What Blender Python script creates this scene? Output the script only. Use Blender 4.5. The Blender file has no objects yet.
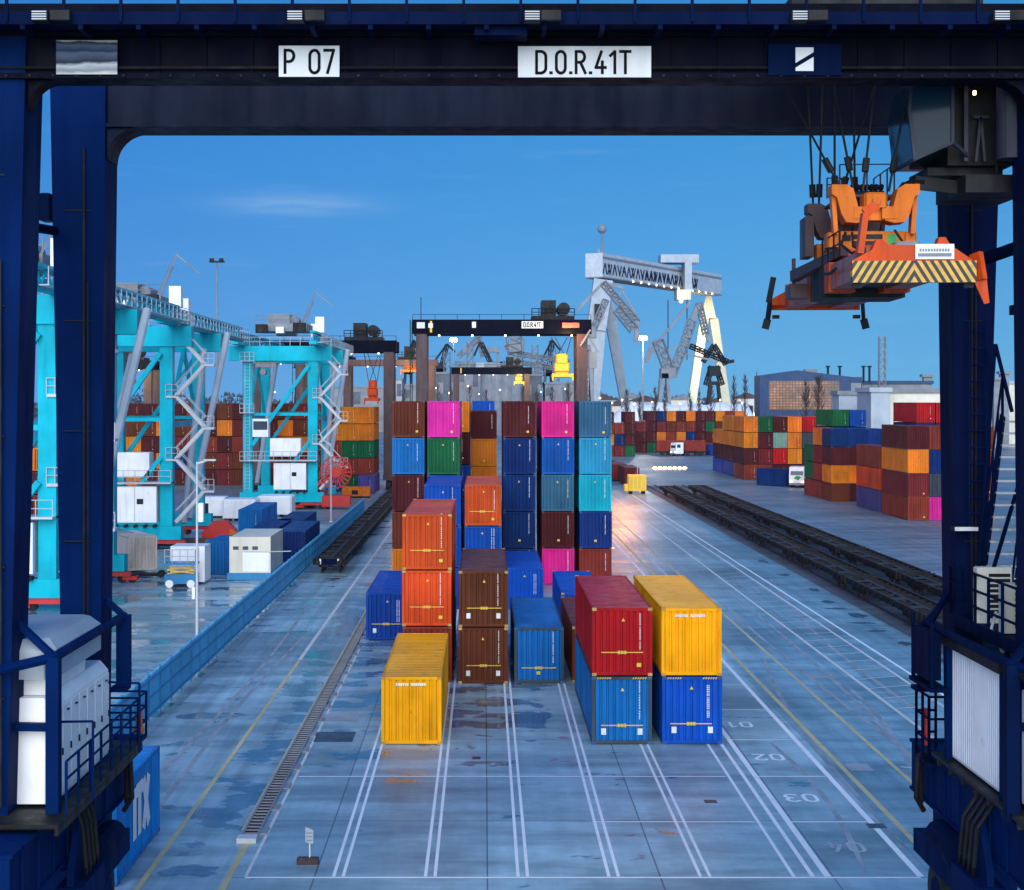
import bpy, math, random
from mathutils import Vector, Matrix
R = math.radians
rnd = random.Random(7)
S = bpy.context.scene
COL = S.collection
# ---------------------------------------------------------------- camera model
F, VX, VY, H = 1600.0, 484.0, 400.0, 14.0
def PX(px, Y): return (px - VX) * Y / F
def PZ(py, Y): return H + (VY - py) * Y / F
def P(px, py, Y): return Vector((PX(px, Y), Y, PZ(py, Y)))
cam = bpy.data.cameras.new('camera'); camo = bpy.data.objects.new('camera', cam); COL.objects.link(camo)
camo.location = (0, 0, H); camo.rotation_euler = (R(90), 0, 0)
cam.sensor_width = 36; cam.lens = F / 1024 * 36
cam.shift_x = (512 - VX) / 1024; cam.shift_y = (VY - 445) / 1024
cam.clip_start = .5; cam.clip_end = 9000
S.camera = camo

# ---------------------------------------------------------------- materials
class NT:
    def __init__(s, m): s.t = m.node_tree; s.t.nodes.clear()
    def n(s, typ, **kw):
        nd = s.t.nodes.new(typ)
        for k, v in kw.items():
            if k.startswith('i_'): nd.inputs[k[2:].replace('_', ' ')].default_value = v
            else: setattr(nd, k, v)
        return nd
    def l(s, a, b): s.t.links.new(a, b)
    def math(s, op, a, b=None, c=None, clamp=False):
        nd = s.t.nodes.new('ShaderNodeMath'); nd.operation = op; nd.use_clamp = clamp
        for i, v in enumerate((a, b, c)):
            if v is None: continue
            if isinstance(v, (int, float)): nd.inputs[i].default_value = v
            else: s.l(v, nd.inputs[i])
        return nd.outputs[0]
    def mix(s, fac, a, b, typ='MIX'):
        nd = s.t.nodes.new('ShaderNodeMix'); nd.data_type = 'RGBA'; nd.blend_type = typ
        for idx, v in ((0, fac), (6, a), (7, b)):
            if isinstance(v, (int, float)): nd.inputs[idx].default_value = v
            elif isinstance(v, tuple): nd.inputs[idx].default_value = (*v[:3], 1)
            else: s.l(v, nd.inputs[idx])
        return nd.outputs[2]
    def noise(s, vec, scale, detail=3, rough=.55):
        nd = s.n('ShaderNodeTexNoise'); nd.inputs['Scale'].default_value = scale
        nd.inputs['Detail'].default_value = detail; nd.inputs['Roughness'].default_value = rough
        if vec is not None: s.l(vec, nd.inputs['Vector'])
        return nd.outputs['Fac']
    def ramp(s, v, a, b, lo=0., hi=1.):
        nd = s.n('ShaderNodeMapRange'); nd.inputs[1].default_value = a; nd.inputs[2].default_value = b
        nd.inputs[3].default_value = lo; nd.inputs[4].default_value = hi; nd.clamp = True
        s.l(v, nd.inputs[0]); return nd.outputs[0]
    def mapping(s, vec, scale=(1, 1, 1), loc=(0, 0, 0)):
        nd = s.n('ShaderNodeMapping'); nd.inputs['Scale'].default_value = scale; nd.inputs['Location'].default_value = loc
        s.l(vec, nd.inputs['Vector']); return nd.outputs[0]
    def out(s, shader):
        o = s.n('ShaderNodeOutputMaterial'); s.l(shader, o.inputs['Surface'])

def newmat(name):
    m = bpy.data.materials.new(name); m.use_nodes = True
    return m, NT(m)

def paint(name, col=None, rough=.45, var=.25, dirt=.35, rust=.12, dirtcol=None, scale=1., spec=.4, metal=0., bump=0., fade=.05):
    """weathered paint; col None takes the object's own colour"""
    m, t = newmat(name)
    oi = t.n('ShaderNodeObjectInfo'); tc = t.n('ShaderNodeTexCoord')
    off = t.n('ShaderNodeVectorMath', operation='MULTIPLY_ADD')
    t.l(oi.outputs['Random'], off.inputs[0]); off.inputs[1].default_value = (91, 57, 33); t.l(tc.outputs['Object'], off.inputs[2])
    v = off.outputs[0]
    n1 = t.noise(t.mapping(v, (.35 * scale, .35 * scale, .35 * scale)), 1, 4)
    n2 = t.noise(t.mapping(v, (2.2 * scale, 2.2 * scale, .22 * scale)), 1, 5, .6)
    n3 = t.noise(t.mapping(v, (1.1 * scale, 1.1 * scale, .8 * scale)), 1.3, 6, .68)
    base = oi.outputs['Color'] if col is None else (*col, 1)
    if col is not None:
        rgb = t.n('ShaderNodeRGB'); rgb.outputs[0].default_value = base; base = rgb.outputs[0]
    k = t.ramp(n1, .3, .7, 1 - var, 1 + var)
    kk = t.n('ShaderNodeCombineColor')
    for i in range(3): t.l(k, kk.inputs[i])
    c = t.mix(1., base, kk.outputs[0], 'MULTIPLY')
    fd = t.mix(t.ramp(n3, .5, .75, 0, fade), c, (.4, .42, .43))
    c = t.mix(t.ramp(n2, .52, .78, 0, dirt), fd, dirtcol or t.mix(1., fd, (.38, .34, .30), 'MULTIPLY'))
    n3r = t.math('ADD', n3, t.math('MULTIPLY', t.math('SUBTRACT', oi.outputs['Random'], .6), .10)) if col is None else n3
    c = t.mix(t.ramp(n3r, .63, .72, 0, min(1, rust * 4)), c, (.085, .03, .014))
    b = t.n('ShaderNodeBsdfPrincipled'); t.l(c, b.inputs['Base Color'])
    b.inputs['Metallic'].default_value = metal
    b.inputs['Specular IOR Level'].default_value = spec
    t.l(t.ramp(n2, .3, .75, rough - .1, rough + .2), b.inputs['Roughness'])
    if bump:
        bp = t.n('ShaderNodeBump'); bp.inputs['Strength'].default_value = bump; bp.inputs['Distance'].default_value = .02
        t.l(n1, bp.inputs['Height']); t.l(bp.outputs[0], b.inputs['Normal'])
    t.out(b.outputs[0]); return m

def emit(name, col, strength):
    m, t = newmat(name)
    e = t.n('ShaderNodeEmission'); e.inputs[0].default_value = (*col, 1); e.inputs[1].default_value = strength
    t.out(e.outputs[0]); return m

def glass(name, col=(.015, .04, .07), rough=.22):
    m, t = newmat(name)
    b = t.n('ShaderNodeBsdfPrincipled'); b.inputs['Base Color'].default_value = (*col, 1); b.inputs['Roughness'].default_value = rough
    b.inputs['Specular IOR Level'].default_value = .45
    t.out(b.outputs[0]); return m

M = {}
M['box'] = paint('container_paint', None, .5, .24, .5, .12, spec=.1, fade=.012, bump=.25)
M['boxroof'] = paint('container_roof_paint', None, .40, .25, .35, .16, scale=.8, spec=.35, fade=.08)
M['cast'] = paint('casting_steel', None, .5, .3, .4, .3)
M['mark'] = paint('white_marking', (.75, .75, .72), .5, .1, .2, 0)
M['yband'] = paint('yellow_band', (.75, .5, .05), .5, .1, .2, .05)
M['navy'] = paint('navy_crane_paint', (.0009, .0065, .036), .6, .3, .25, .0, spec=.03, fade=.0)
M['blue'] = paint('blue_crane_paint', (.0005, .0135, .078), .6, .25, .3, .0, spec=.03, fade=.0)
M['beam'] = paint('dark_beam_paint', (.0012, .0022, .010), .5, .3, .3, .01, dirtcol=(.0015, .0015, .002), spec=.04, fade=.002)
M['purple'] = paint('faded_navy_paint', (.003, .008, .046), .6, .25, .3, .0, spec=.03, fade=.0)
M['farbeam'] = paint('weathered_beam_paint', (.0045, .0085, .024), .6, .4, .4, .0, dirtcol=(.002, .003, .007), spec=.1, fade=.015)
M['dark'] = paint('dark_steel', (.010, .010, .012), .55, .3, .3, .06, spec=.2)
M['steel'] = paint('grey_steel', (.22, .23, .25), .45, .2, .3, .12)
M['galv'] = paint('galvanised_steel', (.5, .52, .54), .4, .15, .2, .04)
M['white'] = paint('white_paint', (.86, .86, .86), .4, .1, .3, .06, scale=1.4)
M['offwhite'] = paint('cream_paint', (.70, .67, .55), .45, .1, .22, .07)
M['orange'] = paint('orange_paint', (.60, .135, .006), .5, .25, .5, .10, dirtcol=(.03, .015, .008), scale=2.2, spec=.2, fade=.02)
M['redor'] = paint('red_orange_paint', (.56, .062, .005), .5, .25, .5, .10, dirtcol=(.03, .012, .008), scale=2.2, spec=.2, fade=.02)
M['turq'] = paint('turquoise_paint', (.002, .43, .54), .45, .2, .3, .03, spec=.1, fade=.01)
M['turqdk'] = paint('teal_paint', (.02, .17, .20), .45, .2, .3, .08)
M['red'] = paint('red_paint', (.5, .02, .015), .42, .2, .3, .05)
M['yellow'] = paint('yellow_paint', (.85, .48, .02), .42, .15, .2, .05)
M['brownst'] = paint('brown_steel', (.062, .030, .034), .5, .25, .3, .15)
M['deckst'] = paint('wagon_deck_steel', (.035, .032, .035), .55, .35, .45, .1, spec=.2)
M['rustwag'] = paint('rusty_wagon', (.016, .013, .013), .65, .35, .45, .15, spec=.15)
M['palegrey'] = paint('pale_grey_paint', (.36, .42, .48), .5, .12, .2, .03)
M['midgrey'] = paint('mid_grey_paint', (.20, .22, .25), .55, .2, .3, .08)
M['lilac'] = paint('lilac_grey_paint', (.36, .085, .06), .45, .3, .4, .1)
M['glass'] = glass('dark_glass')
M['fence'] = paint('blue_fence_paint', (.012, .21, .44), .45, .15, .2, .02)
M['shedblue'] = paint('blue_cladding', (.010, .045, .13), .5, .15, .15, .01)
M['rubber'] = paint('tyre_rubber', (.015, .015, .016), .75, .2, .3, 0)
M['green'] = paint('green_paint', (.02, .3, .06), .45, .2, .2, .02)
M['snow'] = paint('old_snow', (.72, .76, .82), .7, .1, .12, 0)
M['bark'] = paint('tree_bark', (.045, .035, .03), .85, .3, .3, 0)
M['twig'] = paint('bare_twigs', (.06, .045, .04), .85, .3, .3, 0)
M['lampw'] = emit('cool_lamp', (1, .93, .8), 60)
M['lampo'] = emit('warm_lamp', (1, .55, .18), 18)
M['lampsmall'] = emit('small_lamp', (1, .72, .38), 7)

# ---------------------------------------------------------------- mesh builder
class MB:
    def __init__(s): s.v = []; s.f = []; s.m = []; s.cur = 0
    def add(s, vs, fs):
        o = len(s.v); s.v += [tuple(v) for v in vs]
        for f in fs: s.f.append(tuple(i + o for i in f)); s.m.append(s.cur)
        return s
    def mat(s, i): s.cur = i; return s
    def box(s, x0, x1, y0, y1, z0, z1):
        return s.add([(x0, y0, z0), (x1, y0, z0), (x1, y1, z0), (x0, y1, z0), (x0, y0, z1), (x1, y0, z1), (x1, y1, z1), (x0, y1, z1)],
                     [(0, 3, 2, 1), (4, 5, 6, 7), (0, 1, 5, 4), (1, 2, 6, 5), (2, 3, 7, 6), (3, 0, 4, 7)])
    def bbox(s, x0, x1, y0, y1, z0, z1, c):
        """box with chamfered vertical and top edges"""
        lo = [(x0 + c, y0), (x1 - c, y0), (x1, y0 + c), (x1, y1 - c), (x1 - c, y1), (x0 + c, y1), (x0, y1 - c), (x0, y0 + c)]
        cx, cy = (x0 + x1) / 2, (y0 + y1) / 2
        hi = [(x0 + 2 * c, y0 + c), (x1 - 2 * c, y0 + c), (x1 - c, y0 + 2 * c), (x1 - c, y1 - 2 * c), (x1 - 2 * c, y1 - c), (x0 + 2 * c, y1 - c), (x0 + c, y1 - 2 * c), (x0 + c, y0 + 2 * c)]
        vs = [(x, y, z0) for x, y in lo] + [(x, y, z1 - c) for x, y in lo] + [(x, y, z1) for x, y in hi]
        fs = [tuple(range(7, -1, -1)), tuple(range(16, 24))]
        for k in range(2):
            for i in range(8):
                j = (i + 1) % 8; fs.append((8 * k + i, 8 * k + j, 8 * k + 8 + j, 8 * k + 8 + i))
        return s.add(vs, fs)
    def bar(s, p, q, w, h=None, up=(0, 0, 1), w2=None, h2=None):
        """rectangular bar; w across, h along 'up'; may taper to w2,h2"""
        h = h or w; w2 = w2 or w; h2 = h2 or h
        p, q = Vector(p), Vector(q); d = (q - p).normalized(); u = Vector(up)
        if abs(d.dot(u)) > .99: u = Vector((0, 1, 0))
        a = d.cross(u).normalized(); b = a.cross(d).normalized()
        vs = [p - a * w / 2 - b * h / 2, p + a * w / 2 - b * h / 2, p + a * w / 2 + b * h / 2, p - a * w / 2 + b * h / 2,
              q - a * w2 / 2 - b * h2 / 2, q + a * w2 / 2 - b * h2 / 2, q + a * w2 / 2 + b * h2 / 2, q - a * w2 / 2 + b * h2 / 2]
        return s.add(vs, [(0, 1, 2, 3), (7, 6, 5, 4), (0, 4, 5, 1), (1, 5, 6, 2), (2, 6, 7, 3), (3, 7, 4, 0)])
    def tube(s, p, q, r, n=8, r2=None, cap=True):
        r2 = r if r2 is None else r2
        p, q = Vector(p), Vector(q); d = (q - p).normalized(); u = Vector((0, 0, 1)) if abs(d.z) < .95 else Vector((0, 1, 0))
        a = d.cross(u).normalized(); b = a.cross(d)
        vs = []
        for c, rr in ((p, r), (q, r2)):
            for i in range(n):
                t = 2 * math.pi * i / n; vs.append(c + a * rr * math.cos(t) + b * rr * math.sin(t))
        fs = [(i, (i + 1) % n, n + (i + 1) % n, n + i) for i in range(n)]
        if cap: fs += [tuple(range(n - 1, -1, -1)), tuple(range(n, 2 * n))]
        return s.add(vs, fs)
    def path(s, pts, r, n=6):
        for a, b in zip(pts[:-1], pts[1:]): s.tube(a, b, r, n)
        return s
    def prism(s, poly, axis, a, b):
        """polygon given in the two other axes (order x,y,z without axis), extruded from a to b"""
        def mk(u, v, w):
            return {'x': (w, u, v), 'y': (u, w, v), 'z': (u, v, w)}[axis]
        n = len(poly)
        vs = [mk(u, v, a) for u, v in poly] + [mk(u, v, b) for u, v in poly]
        return s.add(vs, [tuple(range(n)), tuple(range(2 * n - 1, n - 1, -1))] + [(i, (i + 1) % n, n + (i + 1) % n, n + i) for i in range(n)])
    def ball(s, c, r, n=10, k=6, sz=1):
        c = Vector(c); vs = []; fs = []
        for j in range(k + 1):
            ph = math.pi * j / k - math.pi / 2
            for i in range(n):
                t = 2 * math.pi * i / n
                vs.append(c + Vector((r * math.cos(ph) * math.cos(t), r * math.cos(ph) * math.sin(t), r * sz * math.sin(ph))))
        for j in range(k):
            for i in range(n): fs.append((j * n + i, j * n + (i + 1) % n, (j + 1) * n + (i + 1) % n, (j + 1) * n + i))
        return s.add(vs, fs)
    def rail(s, pts, h=1.05, post=1.5, r=.025, mids=1, kick=False):
        """handrail along a polyline on a floor"""
        for a, b in zip(pts[:-1], pts[1:]):
            a, b = Vector(a), Vector(b); L = (b - a).length; n = max(1, round(L / post))
            for k in range(1, mids + 2): s.tube(a + Vector((0, 0, h * k / (mids + 1))), b + Vector((0, 0, h * k / (mids + 1))), r, 5)
            for i in range(n + 1):
                c = a.lerp(b, i / n); s.tube(c, c + Vector((0, 0, h)), r * 1.15, 5)
        return s
    def lattice(s, p, q, w, h, n, r, up=(0, 0, 1)):
        """truss between two points"""
        p, q = Vector(p), Vector(q); d = (q - p).normalized(); u = Vector(up)
        if abs(d.dot(u)) > .95: u = Vector((1, 0, 0))
        a = d.cross(u).normalized(); b = a.cross(d).normalized()
        cor = [a * w / 2 + b * h / 2, -a * w / 2 + b * h / 2, -a * w / 2 - b * h / 2, a * w / 2 - b * h / 2]
        for c in cor: s.tube(p + c, q + c, r, 4)
        for i in range(n):
            A, B = p.lerp(q, i / n), p.lerp(q, (i + 1) / n)
            for k in range(4):
                c1, c2 = cor[k], cor[(k + 1) % 4]
                s.tube(A + c1, B + c2, r * .7, 3); s.tube(A + c1, A + c2, r * .7, 3)
        return s
    def data(s, name, mats):
        me = bpy.data.meshes.new(name); me.from_pydata(s.v, [], s.f)
        mats = mats if isinstance(mats, (list, tuple)) else [mats]
        for m in mats: me.materials.append(m)
        if len(mats) > 1: me.polygons.foreach_set('material_index', s.m)
        me.update(); return me
    def build(s, name, mats, parent=None, smooth=False):
        me = s.data(name, mats)
        import bmesh
        bm = bmesh.new(); bm.from_mesh(me); bmesh.ops.recalc_face_normals(bm, faces=bm.faces); bm.to_mesh(me); bm.free()
        if smooth: me.polygons.foreach_set('use_smooth', [True] * len(me.polygons))
        return link(name, me, parent)
def link(name, me, parent=None, loc=(0, 0, 0), color=None):
    o = bpy.data.objects.new(name, me); COL.objects.link(o); o.parent = parent; o.location = loc
    if color: o.color = (*color, 1)
    return o
def tag(o, label, cat, group=None):
    o['label'] = label; o['category'] = cat
    if group: o['group'] = group
    return o
def thing(name, label, cat, loc=(0, 0, 0), group=None, rz=0):
    o = bpy.data.objects.new(name, None); COL.objects.link(o); o.location = loc; o.rotation_euler.z = rz; o.empty_display_size = .5
    return tag(o, label, cat, group)
def struct(o): o['kind'] = 'structure'; return o
def copy_tree(o, parent=None):
    c = o.copy(); COL.objects.link(c); c.parent = parent
    for ch in list(o.children): copy_tree(ch, c)
    return c
def text_mesh(name, txt, size, mat, parent, loc, rot, depth=.006, bold=0., sx=1., space=1.):
    cu = bpy.data.curves.new(name, 'FONT'); cu.body = txt; cu.size = size; cu.align_x = 'CENTER'; cu.align_y = 'CENTER'
    cu.extrude = depth; cu.offset = bold; cu.space_character = space
    tmp = bpy.data.objects.new('tmp', cu); COL.objects.link(tmp)
    bpy.context.view_layer.update()
    me = bpy.data.meshes.new_from_object(tmp.evaluated_get(bpy.context.evaluated_depsgraph_get()))
    bpy.data.objects.remove(tmp); me.name = name; me.materials.clear(); me.materials.append(mat)
    o = link(name, me, parent, loc); o.rotation_euler = rot; o.scale.x = sx; return o

# stroke lettering: every character is drawn with flat bars (condensed sign face)
def arc(cx, cy, rx, ry, a0, a1, n=9): return [(cx + rx * math.cos(R(a0 + (a1 - a0) * i / n)), cy + ry * math.sin(R(a0 + (a1 - a0) * i / n))) for i in range(n + 1)]
GL = {'P': [[(0, 0), (0, 1.4), (.25, 1.4)] + arc(.25, 1.05, .3, .35, 90, -90) + [(0, .7)]], '0': [arc(.29, 1.05, .29, .35, 0, 180) + arc(.29, .35, .29, .35, 180, 360) + [(.58, 1.05)]],
 '7': [[(0, 1.4), (.58, 1.4), (.2, 0)]], 'D': [[(0, 0), (0, 1.4), (.25, 1.4)] + arc(.25, 1.05, .35, .35, 90, 0) + arc(.25, .35, .35, .35, 0, -90) + [(0, 0)]],
 'R': [[(0, 0), (0, 1.4), (.25, 1.4)] + arc(.25, 1.05, .3, .35, 90, -90) + [(0, .7)], [(.28, .7), (.6, 0)]], '4': [[(.42, 0), (.42, .75)], [(.36, 1.4), (0, .36), (.64, .36)]],
 '1': [[(0, 1.12), (.3, 1.4), (.3, 0)]], 'T': [[(0, 1.4), (.66, 1.4)], [(.33, 1.4), (.33, 0)]], '2': [arc(.29, 1.05, .29, .35, 170, -10) + [(0, 0), (.6, 0)]],
 '3': [arc(.27, 1.05, .29, .35, 150, -90) + arc(.27, .35, .3, .35, 90, -150)], '.': [[(0, .02), (.09, .02)]], ' ': [], 'I': [[(0, 0), (0, 1.4)]], 'X': [[(0, 0), (.66, 1.4)], [(.66, 0), (0, 1.4)]],
 'E': [[(.55, 0), (0, 0), (0, 1.4), (.55, 1.4)], [(0, .72), (.5, .72)]], '6': [arc(.29, .38, .29, .38, 0, 360), arc(.6, .4, .6, 1.0, 180, 115)]}
GL['O'] = GL['0']
WID = {'.': .1, ' ': .34, '1': .36, 'I': .06, '4': .64, 'T': .66, 'X': .66}
def strokes(name, txt, h, wt, mat, parent, loc, rot, depth=.008, gap=.22, sx=1.):
    """h = letter height, wt = stroke width, centred on loc, facing -Y before rotation"""
    k = h / 1.4; tot = sum(WID.get(c, .6) for c in txt) + gap * (len(txt) - 1); x = -tot / 2; b = MB(); z = 0
    for c in txt:
        for li, pl in enumerate(GL[c]):
            for i in range(len(pl) - 1):
                p, q = Vector((pl[i][0] + x, 0, pl[i][1] - .7)) * k, Vector((pl[i + 1][0] + x, 0, pl[i + 1][1] - .7)) * k
                p.x *= sx; q.x *= sx
                d = (q - p).normalized() * wt * .36; off = Vector((0, ((i + 3 * li) % 5) * -.0006, 0))
                b.bar(p - d + off, q + d + off, depth, wt, up=(0, 0, 1) if abs(d.z) < abs(d.x) * 4 else (1, 0, 0)) if False else b.prism([((p - d) + Vector((-d.z, 0, d.x)).normalized() * wt / 2).xz, ((q + d) + Vector((-d.z, 0, d.x)).normalized() * wt / 2).xz, ((q + d) - Vector((-d.z, 0, d.x)).normalized() * wt / 2).xz, ((p - d) - Vector((-d.z, 0, d.x)).normalized() * wt / 2).xz], 'y', off.y - depth, off.y)
        x += WID.get(c, .6) + gap
    o = b.build(name, mat, parent); o.location = loc; o.rotation_euler = rot; return o
# ---------------------------------------------------------------- ground
def concrete(name, base, rough=(.28, .5), slab=None, wet=None, streak=.25, tint=None, joint=.35, bands=None):
    m, t = newmat(name)
    tc = t.n('ShaderNodeTexCoord'); v = tc.outputs['Object']
    n1 = t.noise(t.mapping(v, (.07, .05, .07)), 1, 6, .62)
    n2 = t.noise(t.mapping(v, (.9, .9, .9)), 1, 6, .7)
    n3 = t.noise(t.mapping(v, (1.4, .06, 1)), 1, 5, .6)     # tyre streaks along the lanes
    n4 = t.noise(t.mapping(v, (.12, .55, 1)), 1, 5, .6)     # water stains across
    val = t.math('MULTIPLY', t.ramp(n1, .32, .68, .66, 1.3), t.ramp(n2, .28, .72, .82, 1.16))
    val = t.math('MULTIPLY', val, t.ramp(n3, .35, .68, 1 + streak * .4, 1 - streak))
    val = t.math('MULTIPLY', val, t.ramp(n4, .42, .62, 1.1, .66))
    sp = t.n('ShaderNodeSeparateXYZ'); t.l(v, sp.inputs[0])
    if slab:
        sx, ox, sy, oy = slab
        fx = t.math('DIVIDE', t.math('SUBTRACT', sp.outputs[0], ox), sx); fy = t.math('DIVIDE', t.math('SUBTRACT', sp.outputs[1], oy), sy)
        cb = t.n('ShaderNodeCombineXYZ'); t.l(t.math('FLOOR', fx), cb.inputs[0]); t.l(t.math('FLOOR', fy), cb.inputs[1])
        wn = t.n('ShaderNodeTexWhiteNoise', noise_dimensions='2D'); t.l(cb.outputs[0], wn.inputs['Vector'])
        val = t.math('MULTIPLY', val, t.ramp(wn.outputs['Value'], 0, 1, .86, 1.12))
        jx = t.math('LESS_THAN', t.math('ABSOLUTE', t.math('SUBTRACT', t.math('FRACT', fx), .5)), .5 - .022 / sx)
        jy = t.math('LESS_THAN', t.math('ABSOLUTE', t.math('SUBTRACT', t.math('FRACT', fy), .5)), .5 - .03 / sy)
        val = t.math('MULTIPLY', val, t.ramp(t.math('MULTIPLY', jx, jy), 0, 1, joint, 1))
    kk = t.n('ShaderNodeCombineColor')
    for i in range(3): t.l(val, kk.inputs[i])
    c = t.mix(1., base, kk.outputs[0], 'MULTIPLY')
    ro = t.ramp(t.math('ADD', n1, t.math('MULTIPLY', n4, .6)), .5, 1.05, rough[1], rough[0])
    if wet:
        x0, x1, y0, y1, thr = wet
        reg = t.math('MULTIPLY', t.math('MULTIPLY', t.ramp(sp.outputs[0], x0 - 1, x0 + .5), t.ramp(sp.outputs[0], x1 - .5, x1 + 1, 1, 0)),
                     t.math('MULTIPLY', t.ramp(sp.outputs[1], y0 - 4, y0 + 8), t.ramp(sp.outputs[1], y1 - 3, y1 + 6, 1, 0)))
        nw = t.noise(t.mapping(v, (.30, .42, 1), (3.1, 1.7, 0)), 1, 4, .55)
        w = t.ramp(t.math('ADD', nw, t.math('MULTIPLY', reg, .16)), thr, thr + .035)
        c = t.mix(w, c, t.mix(1., c, (.42, .44, .5), 'MULTIPLY'))
        mx = t.n('ShaderNodeMix'); t.l(w, mx.inputs[0]); t.l(ro, mx.inputs[2]); mx.inputs[3].default_value = .1
        ro = mx.outputs[0]
    b = t.n('ShaderNodeBsdfPrincipled'); t.l(c, b.inputs['Base Color']); t.l(ro, b.inputs['Roughness'])
    b.inputs['Specular IOR Level'].default_value = .5
    bp = t.n('ShaderNodeBump'); bp.inputs['Strength'].default_value = .12; bp.inputs['Distance'].default_value = .03
    t.l(n2, bp.inputs['Height']); t.l(bp.outputs[0], b.inputs['Normal'])
    t.out(b.outputs[0]); return m
GM = {
 'land': concrete('asphalt_ground', (.16, .215, .25), (.34, .6), streak=.2),
 'yard': concrete('yard_slabs', (.29, .43, .475), (.30, .55), slab=(5.08, .1, 6.34, 46.9), wet=(-7.2, 3.0, 62, 96, .64), streak=.12),
 'lane': concrete('lane_concrete', (.29, .42, .465), (.24, .5), slab=(30, -14, 7.5, 44), wet=(-9.3, -7.9, 50, 120, .60), streak=.34, joint=.6),
 'left': concrete('left_apron', (.31, .43, .46), (.26, .55), slab=(9, -14.6, 6, 60), wet=(-40, -14, 60, 130, .68), streak=.1, joint=.7),
 'side': concrete('side_lane_concrete', (.205, .335, .39), (.28, .52), slab=(6, 13.2, 9, 44), streak=.3, joint=.7),
 'bed': concrete('ballast_bed', (.10, .115, .13), (.55, .8), streak=.3),
 'line': paint('white_road_paint', (.84, .86, .86), .45, .06, .25, 0, dirtcol=(.22, .24, .26), scale=.6),
 'wline': paint('worn_road_paint', (.62, .62, .58), .5, .1, .6, 0, dirtcol=(.25, .26, .27), scale=1.2),
 'fline': paint('faint_road_paint', (.42, .45, .47), .5, .2, .9, 0, dirtcol=(.3, .33, .36), scale=2.5),
 'yline': paint('yellow_road_paint', (.55, .46, .22), .5, .15, .55, 0, dirtcol=(.25, .23, .2), scale=.7),
 'oil': paint('oil_stain', (.045, .045, .05), .35, .2, .2, 0),
}
def sheet(name, x0, x1, y0, y1, z, m):
    return struct(MB().add([(x0, y0, z), (x1, y0, z), (x1, y1, z), (x0, y1, z)], [(0, 1, 2, 3)]).build(name, m))
sheet('ground', -4000, 4000, -60, 7500, -.008, GM['land'])
sheet('container_yard', -7.55, 24, 30, 262, -.004, GM['yard'])
sheet('truck_lane', -14.3, -7.55, 30, 262, -.003, GM['lane'])
sheet('apron', -70, -14.3, 30, 180, -.004, GM['left'])
sheet('side_lane', 13.2, 25.2, 30, 262, -.0025, GM['side'])
sheet('rail_bed', 25.2, 33.4, 60, 262, -.002, GM['bed'])

wl, ww, yl = MB(), MB(), MB()
def ln(mb, x, y0, y1, w=.13, z=.002): mb.add([(x - w / 2, y0, z), (x + w / 2, y0, z), (x + w / 2, y1, z), (x - w / 2, y1, z)], [(0, 1, 2, 3)])
def cr(mb, x0, x1, y, w=.13, z=.0035): mb.add([(x0, y - w / 2, z), (x1, y - w / 2, z), (x1, y + w / 2, z), (x0, y + w / 2, z)], [(0, 1, 2, 3)])
for x in (-4.28, -1.58, 1.14, 3.81, 6.50):
    ln(wl, x - .14, 47, 140, .10); ln(wl, x + .14, 47, 140, .10)
ln(wl, 9.1, 47, 140, .11); ln(wl, 9.66, 47, 140, .14); ln(wl, 10.1, 47, 235, .2); ln(wl, 12.83, 47, 235, .2)
ln(ww, -7.0, 47, 90, .1)
ln(wl, 21.8, 60, 235, .16); ln(ww, 14.6, 110, 235, .12)
ln(ww, 18.6, 60, 235, .17); ln(ww, 21.0, 60, 235, .17)
ln(yl, 13.65, 47, 180, .2); ln(yl, 15.67, 38, 235, .17); ln(yl, -9.93, 30, 86, .17); ln(yl, -7.5, 30, 50.5, .2)
ln(ww, -9.93, 86.2, 200, .2); ln(yl, -7.86, 52, 110, .07)
cr(wl, -7.0, 12.8, 46.9, .14)
for x0, x1, y in ((3.6, 9.0, 53.1), (10.2, 12.7, 53.1), (-6.9, 9.0, 59.5), (10.2, 12.7, 59.5), (10.2, 12.7, 65.9), (10.2, 12.7, 72.3), (10.2, 12.7, 78.6), (10.2, 12.7, 85), (10.2, 12.7, 91.3), (10.2, 12.7, 103.9), (10.2, 12.7, 116.6)): cr(wl, x0, x1, y, .12)
for i in range(24):
    y = 70 + i * 2.55; wd = .06
    ww.add([(18.7, y - wd, .0035), (20.9, y + .9 - wd, .0035), (20.9, y + .9 + wd, .0035), (18.7, y + wd, .0035)], [(0, 1, 2, 3)])
for i in range(4): ww.add([(15.9, 49 + i * 4, .0035), (22, 46 + i * 4, .0035), (22, 46.15 + i * 4, .0035), (15.9, 49.15 + i * 4, .0035)], [(0, 1, 2, 3)])
struct(wl.build('white_markings', GM['line'])); struct(ww.build('worn_markings', GM['wline'])); struct(yl.build('yellow_markings', GM['yline']))
for txt, x, y, m in (('03', 11.15, 56.3, 'line'), ('02', 11.15, 62.7, 'line'), ('01', 11.05, 69, 'line'), ('0', 10.75, 75.3, 'line'), ('04', 11.3, 50.1, 'fline'), ('05', 12.9, 63, 'wline'), ('04', 13.3, 57, 'wline'), ('06', 11.0, 87, 'wline')):
    if x > 12 : continue
    struct(strokes('slot_number', txt, 1.0, .13, GM[m], None, (x, y, .0035), (R(-90), 0, R(180)), .0005, .3))
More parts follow.
